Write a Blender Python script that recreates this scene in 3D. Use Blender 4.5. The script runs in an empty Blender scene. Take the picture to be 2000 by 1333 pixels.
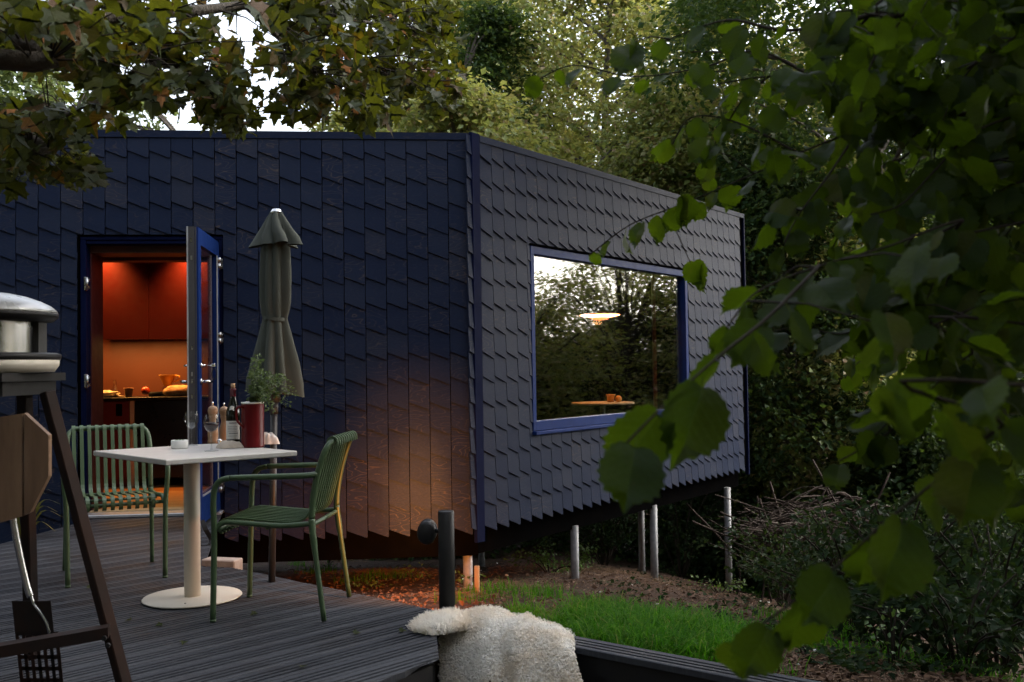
import bpy, math, random
import numpy as np
from mathutils import Vector, Matrix, noise
R = math.radians
random.seed(7)
rng = np.random.default_rng(7)
S = bpy.context.scene
C = S.collection
V = Vector

# ------------------------------------------------------------------ camera
CAM = V((0, 0, 1.13))
PITCH, ROLL, FPX = R(1.59), 0.0148, 1944.4
_F = V((0, math.cos(PITCH), math.sin(PITCH)))
_R0 = V((1, 0, 0)); _U0 = V((0, -math.sin(PITCH), math.cos(PITCH)))
_Rv = _R0 * math.cos(ROLL) - _U0 * math.sin(ROLL)
_Uv = _U0 * math.cos(ROLL) + _R0 * math.sin(ROLL)
cd = bpy.data.cameras.new('camera'); cam = bpy.data.objects.new('camera', cd); C.objects.link(cam)
cd.lens = 35; cd.sensor_width = 36; cd.clip_start = 0.05; cd.clip_end = 800
cam.matrix_world = Matrix(((_Rv.x, _Uv.x, -_F.x, CAM.x), (_Rv.y, _Uv.y, -_F.y, CAM.y), (_Rv.z, _Uv.z, -_F.z, CAM.z), (0, 0, 0, 1)))
cd.dof.use_dof = True; cd.dof.focus_distance = 6.2; cd.dof.aperture_fstop = 6.0
S.camera = cam

# ------------------------------------------------------------------ sky, sun, exposure
SUN_EL, SUN_AZ = R(36), R(72)      # azimuth clockwise from +Y: a veiled sun over the valley to the right
wd = bpy.data.worlds.new('World'); S.world = wd; wd.use_nodes = True
nt = wd.node_tree; nt.nodes.clear()
sky = nt.nodes.new('ShaderNodeTexSky'); sky.sky_type = 'NISHITA'; sky.sun_disc = False
sky.sun_elevation = SUN_EL; sky.sun_rotation = SUN_AZ; sky.dust_density = 4.0; sky.air_density = 1.0
hs = nt.nodes.new('ShaderNodeHueSaturation'); hs.inputs['Saturation'].default_value = 0.42
bgd = nt.nodes.new('ShaderNodeBackground'); bgd.inputs['Strength'].default_value = 0.15
wo = nt.nodes.new('ShaderNodeOutputWorld')
nt.links.new(sky.outputs[0], hs.inputs['Color']); nt.links.new(hs.outputs[0], bgd.inputs['Color']); nt.links.new(bgd.outputs[0], wo.inputs[0])
sl = bpy.data.lights.new('sun', 'SUN'); sl.energy = 0.5; sl.angle = R(30); sl.color = (1, 0.90, 0.76)
so = bpy.data.objects.new('sun', sl); C.objects.link(so)
_sd = V((math.sin(SUN_AZ) * math.cos(SUN_EL), math.cos(SUN_AZ) * math.cos(SUN_EL), math.sin(SUN_EL)))
so.rotation_euler = (-_sd).to_track_quat('-Z', 'Y').to_euler(); so.location = _sd * 40
S.view_settings.view_transform = 'Standard'; S.view_settings.look = 'None'
S.view_settings.exposure = 2.2; S.view_settings.gamma = 1; S.view_settings.use_curve_mapping = False
S.render.engine = 'CYCLES'
S.cycles.max_bounces = 7; S.cycles.diffuse_bounces = 4; S.cycles.glossy_bounces = 3
S.cycles.transmission_bounces = 4; S.cycles.transparent_max_bounces = 12
S.cycles.caustics_reflective = False; S.cycles.caustics_refractive = False
S.cycles.use_denoising = True
S.cycles.sample_clamp_indirect = 6

def ray(px, py):
    return _Rv * ((px - 1000) / FPX) - _Uv * ((py - 666.5) / FPX) + _F
def at(px, py, y):
    d = ray(px, py); return CAM + d * (y / d.y)
def onz(px, py, z=0.0):
    d = ray(px, py); return CAM + d * ((z - CAM.z) / d.z)

# ------------------------------------------------------------------ materials
def _nodes(name):
    m = bpy.data.materials.new(name); m.use_nodes = True
    n = m.node_tree; n.nodes.clear()
    return m, n, n.links
def _mix(n, l, a, b, f):
    x = n.nodes.new('ShaderNodeMix'); x.data_type = 'RGBA'
    for i, v in ((6, a), (7, b)):
        if isinstance(v, (tuple, list)): x.inputs[i].default_value = (*v[:3], 1)
        else: l.new(v, x.inputs[i])
    if isinstance(f, (int, float)): x.inputs[0].default_value = f
    else: l.new(f, x.inputs[0])
    return x.outputs[2]
def _math(n, l, op, a, b=None, clamp=False):
    x = n.nodes.new('ShaderNodeMath'); x.operation = op; x.use_clamp = clamp
    for i, v in ((0, a), (1, b)):
        if v is None: continue
        if isinstance(v, (int, float)): x.inputs[i].default_value = v
        else: l.new(v, x.inputs[i])
    return x.outputs[0]
def _ramp(n, l, f, stops, interp='LINEAR'):
    x = n.nodes.new('ShaderNodeValToRGB'); e = x.color_ramp.elements; x.color_ramp.interpolation = interp
    while len(e) < len(stops): e.new(0.5)
    for k, (p, c) in enumerate(stops):
        e[k].position = p; e[k].color = (*c[:3], 1) if isinstance(c, (tuple, list)) else (c, c, c, 1)
    l.new(f, x.inputs[0]); return x.outputs[0]
def _noise(n, l, vec, scale, detail=3, rough=0.55):
    x = n.nodes.new('ShaderNodeTexNoise'); x.inputs['Scale'].default_value = scale
    x.inputs['Detail'].default_value = detail; x.inputs['Roughness'].default_value = rough
    if vec is not None: l.new(vec, x.inputs['Vector'])
    return x.outputs[0]
def _coord(n, l, kind='Object', scale=(1, 1, 1), rnd=True):
    t = n.nodes.new('ShaderNodeTexCoord'); mp = n.nodes.new('ShaderNodeMapping')
    mp.inputs['Scale'].default_value = scale; l.new(t.outputs[kind], mp.inputs[0])
    if rnd:
        r = _rnd(n, l); c = n.nodes.new('ShaderNodeCombineXYZ')
        l.new(_math(n, l, 'MULTIPLY', r, 37.0), c.inputs[0]); l.new(_math(n, l, 'MULTIPLY', r, 91.0), c.inputs[1]); l.new(_math(n, l, 'MULTIPLY', r, 53.0), c.inputs[2])
        l.new(c.outputs[0], mp.inputs['Location'])
    return mp.outputs[0]
def _rnd(n, l):
    g = n.nodes.new('ShaderNodeNewGeometry'); o = n.nodes.new('ShaderNodeObjectInfo')
    return _math(n, l, 'FRACT', _math(n, l, 'ADD', g.outputs['Random Per Island'], o.outputs['Random']))
def _bump(n, l, h, strength=0.3, dist=0.01):
    b = n.nodes.new('ShaderNodeBump'); b.inputs['Strength'].default_value = strength; b.inputs['Distance'].default_value = dist
    l.new(h, b.inputs['Height']); return b.outputs[0]
def _out(m, n, l, sh):
    o = n.nodes.new('ShaderNodeOutputMaterial'); l.new(sh, o.inputs[0]); return m
def _pbsdf(n, l, col, rough=0.5, metal=0.0, spec=0.5, normal=None):
    p = n.nodes.new('ShaderNodeBsdfPrincipled')
    if isinstance(col, (tuple, list)): p.inputs['Base Color'].default_value = (*col[:3], 1)
    else: l.new(col, p.inputs['Base Color'])
    if isinstance(rough, (int, float)): p.inputs['Roughness'].default_value = rough
    else: l.new(rough, p.inputs['Roughness'])
    p.inputs['Metallic'].default_value = metal; p.inputs['Specular IOR Level'].default_value = spec
    if normal is not None: l.new(normal, p.inputs['Normal'])
    return p
def mat(name, a, b=None, rough=0.5, metal=0.0, scale=6.0, bump=0.15, bscale=60.0, stretch=(1, 1, 1), spec=0.5, bdist=0.004, rnd=True):
    """a surface whose colour wanders between a and b, with fine relief"""
    m, n, l = _nodes(name)
    if b is None: b = tuple(c * 0.75 for c in a)
    v = _coord(n, l, 'Object', stretch, rnd)
    f = _ramp(n, l, _noise(n, l, v, scale, 4, 0.6), [(0.32, 0.0), (0.68, 1.0)])
    col = _mix(n, l, a, b, f)
    rr = _math(n, l, 'ADD', _math(n, l, 'MULTIPLY', _noise(n, l, v, scale * 2.3, 3), 0.25), rough - 0.12, True)
    nm = _bump(n, l, _noise(n, l, v, bscale, 4, 0.65), bump, bdist)
    return _out(m, n, l, _pbsdf(n, l, col, rr, metal, spec, nm).outputs[0])
def leafmat(name, stops, trans=0.4, tcol=(0.30, 0.34, 0.03), rough=0.42, vein=True, spec=0.45):
    m, n, l = _nodes(name)
    r = _rnd(n, l)
    col = _ramp(n, l, r, stops)
    v = _coord(n, l, 'Object', (1, 1, 1), True)
    f = _noise(n, l, v, 14.0, 3)
    vh = None
    if vein:
        tc_ = n.nodes.new('ShaderNodeTexCoord'); sx = n.nodes.new('ShaderNodeSeparateXYZ'); l.new(tc_.outputs['Object'], sx.inputs[0])
        ax_ = _math(n, l, 'ABSOLUTE', sx.outputs[0])
        w_ = _math(n, l, 'SINE', _math(n, l, 'MULTIPLY', _math(n, l, 'SUBTRACT', sx.outputs[1], _math(n, l, 'MULTIPLY', ax_, 0.8)), 44.0))
        side_ = _ramp(n, l, w_, [(0.80, 0.0), (0.99, 0.8)]); mid_ = _ramp(n, l, ax_, [(0.0, 1.0), (0.022, 0.0)])
        vh = _math(n, l, 'MAXIMUM', side_, mid_)
    dark = n.nodes.new('ShaderNodeHueSaturation'); dark.inputs['Value'].default_value = 0.6; l.new(col, dark.inputs['Color'])
    col = _mix(n, l, col, dark.outputs[0], _ramp(n, l, f, [(0.4, 0.0), (0.7, 1.0)]))
    if vein:
        lt = n.nodes.new('ShaderNodeHueSaturation'); lt.inputs['Value'].default_value = 1.9; lt.inputs['Saturation'].default_value = 0.8; l.new(col, lt.inputs['Color'])
        col = _mix(n, l, col, lt.outputs[0], _math(n, l, 'MULTIPLY', vh, 0.6))
        sp_ = _noise(n, l, v, 7.0, 3, 0.7); col = _mix(n, l, col, (0.07, 0.040, 0.015), _ramp(n, l, sp_, [(0.66, 0.0), (0.74, 0.75)]))
    p = _pbsdf(n, l, col, rough, 0, spec, _bump(n, l, _math(n, l, 'ADD', _noise(n, l, v, 30.0, 2), _math(n, l, 'MULTIPLY', vh, -0.6)), 0.35, 0.01) if vein else None)
    t = n.nodes.new('ShaderNodeBsdfTranslucent')
    tc = _mix(n, l, col, tcol, 0.6); l.new(tc, t.inputs[0])
    x = n.nodes.new('ShaderNodeMixShader'); x.inputs[0].default_value = trans
    l.new(p.outputs[0], x.inputs[1]); l.new(t.outputs[0], x.inputs[2])
    return _out(m, n, l, x.outputs[0])
def glassmat(name, ior=1.5, tint=(0.93, 0.95, 0.95), rough=0.0):
    m, n, l = _nodes(name)
    fr = n.nodes.new('ShaderNodeFresnel'); gg = n.nodes.new('ShaderNodeNewGeometry'); im = n.nodes.new('ShaderNodeMix')   # thin sheet: no bending, so both faces mirror alike
    im.inputs[2].default_value = ior; im.inputs[3].default_value = 1 / ior; l.new(gg.outputs['Backfacing'], im.inputs[0]); l.new(im.outputs[0], fr.inputs[0])
    t = n.nodes.new('ShaderNodeBsdfTransparent'); t.inputs[0].default_value = (*tint, 1)
    g = n.nodes.new('ShaderNodeBsdfGlossy'); g.inputs['Roughness'].default_value = rough
    nz = _bump(n, l, _noise(n, l, _coord(n, l, 'Object', (1, 1, 1), False), 2.5, 1), 0.012, 0.05); l.new(nz, g.inputs['Normal'])
    x = n.nodes.new('ShaderNodeMixShader'); l.new(fr.outputs[0], x.inputs[0]); l.new(t.outputs[0], x.inputs[1]); l.new(g.outputs[0], x.inputs[2])
    return _out(m, n, l, x.outputs[0])
def glowmat(name, col, strength):
    m, n, l = _nodes(name); e = n.nodes.new('ShaderNodeEmission'); e.inputs[0].default_value = (*col, 1); e.inputs[1].default_value = strength
    return _out(m, n, l, e.outputs[0])
def shinglemat(name, stretch):
    m, n, l = _nodes(name)
    r = _rnd(n, l)
    v = _coord(n, l, 'Object', stretch, True)
    cont = _math(n, l, 'FRACT', _math(n, l, 'MULTIPLY', _noise(n, l, v, 1.6, 2, 0.45), 15.0))
    line = _ramp(n, l, cont, [(0.0, 0.0), (0.44, 0.08), (0.52, 1.0), (0.60, 0.05), (1.0, 0.0)])
    mask = _ramp(n, l, _math(n, l, 'FRACT', _math(n, l, 'MULTIPLY', r, 7.31)), [(0.30, 0.12), (0.80, 0.50), (1.0, 0.95)])
    fine = _noise(n, l, _coord(n, l, 'Object', tuple(s * 1.0 for s in stretch), True), 38.0, 4, 0.7)
    base = _ramp(n, l, r, [(0.0, (0.0085, 0.0155, 0.040)), (0.5, (0.0122, 0.0200, 0.045)), (0.85, (0.0165, 0.0240, 0.048)), (1.0, (0.023, 0.029, 0.050))])
    col = _mix(n, l, base, (0.092, 0.073, 0.062), _math(n, l, 'MULTIPLY', line, mask))
    col = _mix(n, l, col, (0.006, 0.008, 0.016), _ramp(n, l, fine, [(0.35, 0.0), (0.75, 0.55)]))
    rr = _math(n, l, 'ADD', _math(n, l, 'MULTIPLY', fine, 0.3), 0.36)
    nm = _bump(n, l, _math(n, l, 'ADD', _math(n, l, 'MULTIPLY', line, -0.25), fine), 0.35, 0.003)
    return _out(m, n, l, _pbsdf(n, l, col, rr, 0, 0.08, nm).outputs[0])

M = {}
M['shingle'] = shinglemat('stained_plywood_shingle', (1.5, 1.5, 5.0))
M['navy'] = mat('navy_paint', (0.003, 0.006, 0.030), (0.0025, 0.005, 0.024), 0.6, bump=0.05, spec=0.04)
M['blue'] = mat('blue_paint', (0.006, 0.024, 0.120), (0.005, 0.020, 0.100), 0.5, bump=0.05, spec=0.12)
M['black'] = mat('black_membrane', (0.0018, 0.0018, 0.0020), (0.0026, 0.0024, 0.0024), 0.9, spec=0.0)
M['blackmetal'] = mat('black_powder_coat', (0.012, 0.012, 0.013), (0.015, 0.014, 0.014), 0.46, spec=0.25, bump=0.12, bscale=300, bdist=0.001)
M['rustblack'] = mat('scuffed_black_steel', (0.010, 0.009, 0.009), (0.030, 0.012, 0.007), 0.55, scale=3.0, spec=0.15)
M['steel'] = mat('brushed_steel', (0.52, 0.52, 0.52), (0.40, 0.40, 0.40), 0.26, 1.0, scale=2, bump=0.0)
M['chrome'] = mat('chrome', (0.75, 0.75, 0.75), (0.65, 0.65, 0.65), 0.22, 1.0, bump=0.02)
M['galv'] = mat('galvanised_steel', (0.27, 0.275, 0.285), (0.18, 0.185, 0.195), 0.65, 0.25, scale=22, bump=0.1)
M['silverlid'] = mat('silver_painted_lid', (0.52, 0.52, 0.51), (0.47, 0.47, 0.46), 0.30, 0.35, scale=4, bump=0.03)
M['cream'] = mat('cream_powder_coat', (0.66, 0.60, 0.51), (0.62, 0.56, 0.47), 0.5, bump=0.25, bscale=420, bdist=0.0012)
M['tablewhite'] = mat('off_white_table_laminate', (0.50, 0.48, 0.45), (0.47, 0.45, 0.42), 0.42, bump=0.05, bscale=200, bdist=0.001)
M['chairgreen'] = mat('moss_green_powder_coat', (0.052, 0.090, 0.040), (0.045, 0.078, 0.034), 0.40, bump=0.1, bscale=300, bdist=0.001)
M['canvas'] = mat('sage_canvas', (0.064, 0.073, 0.060), (0.053, 0.061, 0.050), 0.85, scale=5, bump=0.35, bscale=260, bdist=0.0015)
M['pole'] = mat('dark_grey_pole', (0.042, 0.040, 0.042), (0.030, 0.029, 0.030), 0.45)
M['wood'] = mat('oiled_wood', (0.34, 0.205, 0.115), (0.235, 0.13, 0.066), 0.5, scale=3.5, stretch=(6, 6, 1), bump=0.15)
M['teak'] = mat('weathered_teak', (0.20, 0.115, 0.062), (0.10, 0.052, 0.027), 0.55, scale=2.2, stretch=(5, 5, 0.8), bump=0.2)
M['plywood'] = mat('pale_plywood', (0.50, 0.36, 0.20), (0.42, 0.29, 0.15), 0.55, scale=3, stretch=(1, 8, 8))
M['stake'] = mat('raw_softwood', (0.36, 0.24, 0.11), (0.24, 0.15, 0.07), 0.8, scale=4, stretch=(6, 6, 0.7))
M['redpaint'] = mat('burnt_orange_paint', (0.36, 0.050, 0.012), (0.34, 0.046, 0.011), 0.55, bump=0.04)
M['darkred'] = mat('oxblood_paint', (0.105, 0.006, 0.004), (0.095, 0.005, 0.0035), 0.5, bump=0.04)
M['sash'] = mat('dark_red_jamb', (0.055, 0.009, 0.009), None, 0.5)
M['brick'] = mat('pale_brick', (0.46, 0.36, 0.30), (0.32, 0.23, 0.18), 0.9, scale=18, bump=0.6)
M['enamel'] = mat('red_enamel', (0.095, 0.003, 0.005), (0.080, 0.0025, 0.004), 0.32, scale=14, bump=0.02, spec=0.2)
M['white'] = mat('white_glaze', (0.74, 0.73, 0.70), (0.70, 0.69, 0.66), 0.35, bump=0.05)
M['linen'] = mat('cream_linen', (0.60, 0.52, 0.43), (0.48, 0.40, 0.32), 0.9, scale=10, bump=0.4, bscale=180)
M['whitelinen'] = mat('white_linen', (0.72, 0.68, 0.64), (0.60, 0.55, 0.52), 0.9, scale=10, bump=0.4, bscale=180)
M['bottle'] = mat('dark_bottle_glass', (0.006, 0.007, 0.004), (0.004, 0.005, 0.003), 0.1, bump=0.0)
M['capsule'] = mat('maroon_capsule', (0.13, 0.008, 0.016), None, 0.35)
M['cork'] = mat('cork', (0.42, 0.26, 0.14), (0.30, 0.17, 0.085), 0.85, scale=60)
M['paper'] = mat('label_paper', (0.64, 0.62, 0.57), (0.60, 0.58, 0.53), 0.8)
M['ink'] = mat('label_ink', (0.10, 0.10, 0.10), (0.14, 0.13, 0.13), 0.8)
M['wine'] = mat('red_wine', (0.020, 0.002, 0.004), None, 0.12, bump=0)
M['glass'] = glassmat('clear_glass', 1.62)
M['pane'] = glassmat('window_glass', 1.54, (0.95, 0.96, 0.955))
M['rubber'] = mat('grey_gasket', (0.042, 0.042, 0.042), (0.032, 0.032, 0.032), 0.6)
M['bead'] = mat('aluminium_bead', (0.60, 0.61, 0.63), None, 0.35, 0.6)
M['floor'] = mat('oiled_floorboards', (0.46, 0.21, 0.06), (0.34, 0.14, 0.035), 0.45, scale=2.5, stretch=(1, 9, 1))
M['dark'] = mat('black_appliance', (0.008, 0.008, 0.008), None, 0.3)
M['bread'] = mat('crusty_bread', (0.66, 0.40, 0.16), (0.34, 0.15, 0.05), 0.8, scale=14, bump=0.8, bscale=30, bdist=0.01)
M['terracotta'] = mat('terracotta_glaze', (0.36, 0.15, 0.06), None, 0.5)
M['tomato'] = mat('tomato_skin', (0.42, 0.035, 0.012), (0.46, 0.075, 0.015), 0.22, bump=0.02)
M['orange'] = mat('orange_peel', (0.62, 0.27, 0.03), (0.56, 0.22, 0.02), 0.5, bump=0.3, bscale=120)
M['lamporange'] = mat('orange_lamp_enamel', (0.55, 0.12, 0.04), None, 0.35)
M['deck_plain'] = mat('charcoal_composite_deck', (0.040, 0.044, 0.055), (0.024, 0.027, 0.034), 0.62, scale=1.6, stretch=(0.6, 10, 1), bump=0.5, bscale=90, bdist=0.003)
M['bark'] = mat('tree_bark', (0.075, 0.060, 0.043), (0.035, 0.028, 0.020), 0.9, scale=5, stretch=(3, 3, 0.7), bump=0.8, bscale=20, bdist=0.03)
M['twig'] = mat('dark_twig', (0.028, 0.021, 0.014), (0.018, 0.013, 0.009), 0.85, spec=0.2)
M['backwall'] = mat('kitchen_backsplash_paint', (0.125, 0.027, 0.007), (0.115, 0.025, 0.006), 0.55, bump=0.04)
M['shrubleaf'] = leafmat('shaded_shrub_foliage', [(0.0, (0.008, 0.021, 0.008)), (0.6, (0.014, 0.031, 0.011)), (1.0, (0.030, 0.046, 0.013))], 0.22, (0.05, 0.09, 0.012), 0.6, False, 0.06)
M['drytwig'] = mat('dry_twig', (0.040, 0.023, 0.015), (0.020, 0.012, 0.008), 0.9)
M['straw'] = mat('dry_straw', (0.20, 0.125, 0.072), (0.11, 0.062, 0.034), 0.9)
M['litter'] = mat('dead_leaf', (0.16, 0.088, 0.050), (0.075, 0.038, 0.022), 0.85, scale=20)
M['fleece'] = mat('cream_wool', (0.95, 0.93, 0.89), (0.90, 0.84, 0.76), 0.95, scale=7, bump=0.4, rnd=False, spec=0.15)
def woolmat():
    m, n, l = _nodes('wool_curls'); v = _coord(n, l, 'Object', (1, 1, 1), False)
    col = _mix(n, l, (0.99, 0.962, 0.91), (0.91, 0.81, 0.68), _ramp(n, l, _noise(n, l, v, 5.5, 3), [(0.40, 0), (0.72, 1)]))
    t = n.nodes.new('ShaderNodeBsdfTranslucent'); l.new(col, t.inputs[0]); x = n.nodes.new('ShaderNodeMixShader'); x.inputs[0].default_value = 0.5
    l.new(_pbsdf(n, l, col, 0.9, 0, 0.0).outputs[0], x.inputs[1]); l.new(t.outputs[0], x.inputs[2]); return _out(m, n, l, x.outputs[0])
M['wool'] = woolmat()
M['maple'] = leafmat('maple_leaf', [(0.0, (0.017, 0.030, 0.007)), (0.5, (0.029, 0.044, 0.008)), (0.72, (0.058, 0.060, 0.008)), (0.82, (0.044, 0.058, 0.016)), (0.93, (0.095, 0.045, 0.016)), (1.0, (0.28, 0.10, 0.010))], 0.34, (0.17, 0.18, 0.008), 0.5, True, 0.2)
M['hazel'] = leafmat('hazel_leaf', [(0.0, (0.010, 0.026, 0.004)), (0.5, (0.017, 0.040, 0.005)), (0.85, (0.032, 0.054, 0.006)), (1.0, (0.055, 0.058, 0.008))], 0.45, (0.17, 0.27, 0.005), 0.48, True, 0.14)
M['treeleaf'] = leafmat('field_maple_foliage', [(0.0, (0.105, 0.160, 0.036)), (0.45, (0.175, 0.225, 0.054)), (0.8, (0.25, 0.235, 0.078)), (0.93, (0.25, 0.18, 0.085)), (1.0, (0.27, 0.15, 0.075))], 0.42, (0.40, 0.40, 0.08), 0.5, False)
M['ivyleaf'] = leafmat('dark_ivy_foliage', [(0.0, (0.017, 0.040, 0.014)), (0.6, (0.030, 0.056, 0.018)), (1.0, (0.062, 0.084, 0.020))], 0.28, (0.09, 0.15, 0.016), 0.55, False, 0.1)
M['paleleaf'] = leafmat('pale_slender_foliage', [(0.0, (0.085, 0.135, 0.048)), (0.6, (0.12, 0.17, 0.06)), (1.0, (0.17, 0.19, 0.06))], 0.38, (0.24, 0.30, 0.06), 0.5, False)
M['weed'] = leafmat('weed_leaf', [(0.0, (0.050, 0.105, 0.030)), (0.6, (0.075, 0.14, 0.035)), (1.0, (0.12, 0.17, 0.045))], 0.3, (0.18, 0.30, 0.03), 0.45, False)
M['herb'] = leafmat('herb_leaf', [(0.0, (0.055, 0.095, 0.035)), (0.6, (0.085, 0.13, 0.045)), (1.0, (0.13, 0.17, 0.07))], 0.3, (0.2, 0.28, 0.06), 0.45, False)
M['grass'] = leafmat('grass_blade', [(0.0, (0.014, 0.070, 0.003)), (0.40, (0.045, 0.165, 0.006)), (0.82, (0.095, 0.25, 0.010)), (0.93, (0.15, 0.28, 0.02)), (1.0, (0.28, 0.22, 0.08))], 0.4, (0.10, 0.40, 0.004), 0.55, False, 0.08)
M['yucca'] = leafmat('sword_leaf', [(0.0, (0.11, 0.13, 0.03)), (1.0, (0.20, 0.20, 0.05))], 0.3, (0.3, 0.3, 0.05), 0.4, False)
def deckmat():
    m, n, l = _nodes('charcoal_deck_boards')
    t = n.nodes.new('ShaderNodeTexCoord'); v = t.outputs['Object']; r = _rnd(n, l)
    base = _ramp(n, l, r, [(0.0, (0.019, 0.022, 0.030)), (0.5, (0.030, 0.033, 0.042)), (1.0, (0.043, 0.046, 0.055))])
    mp = n.nodes.new('ShaderNodeMapping'); mp.inputs['Rotation'].default_value = (0, 0, -R(46.4)); mp.inputs['Scale'].default_value = (0.8, 14, 1); l.new(v, mp.inputs[0])
    streak = _noise(n, l, mp.outputs[0], 5.0, 4, 0.65); blot = _noise(n, l, v, 2.3, 4, 0.6); sp = _noise(n, l, v, 42.0, 3, 0.7)
    col = _mix(n, l, base, (0.085, 0.087, 0.095), _ramp(n, l, streak, [(0.50, 0.0), (0.78, 0.55)]))
    col = _mix(n, l, col, (0.013, 0.012, 0.014), _ramp(n, l, blot, [(0.50, 0.0), (0.70, 0.65)]))
    col = _mix(n, l, col, (0.10, 0.085, 0.07), _ramp(n, l, sp, [(0.66, 0.0), (0.78, 0.5)]))
    rr = _ramp(n, l, blot, [(0.3, 0.72), (0.75, 0.45)])
    return _out(m, n, l, _pbsdf(n, l, col, rr, 0, 0.3, _bump(n, l, streak, 0.5, 0.004)).outputs[0])
M['deck'] = deckmat()
def soilmat():
    m, n, l = _nodes('leaf_strewn_soil')
    t = n.nodes.new('ShaderNodeTexCoord'); v = t.outputs['Object']
    a = _noise(n, l, v, 2.2, 5, 0.65); b = _noise(n, l, v, 16.0, 4, 0.7); c = _noise(n, l, v, 70.0, 3, 0.7)
    vor = n.nodes.new('ShaderNodeTexVoronoi'); vor.inputs['Scale'].default_value = 26; l.new(v, vor.inputs['Vector'])
    col = _mix(n, l, (0.040, 0.021, 0.013), (0.080, 0.043, 0.026), _ramp(n, l, b, [(0.35, 0), (0.7, 1)]))
    col = _mix(n, l, col, (0.045, 0.060, 0.018), _ramp(n, l, a, [(0.55, 0.0), (0.72, 0.7)]))
    col = _mix(n, l, col, (0.145, 0.086, 0.054), _ramp(n, l, c, [(0.60, 0), (0.80, 0.85)]))
    col = _mix(n, l, col, (0.024, 0.014, 0.010), _ramp(n, l, vor.outputs['Distance'], [(0.0, 0.6), (0.35, 0.0)]))
    h = _math(n, l, 'ADD', _math(n, l, 'MULTIPLY', b, 1.4), c)
    return _out(m, n, l, _pbsdf(n, l, col, 0.92, 0, 0.25, _bump(n, l, h, 0.9, 0.03)).outputs[0])
M['soil'] = soilmat()

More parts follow.
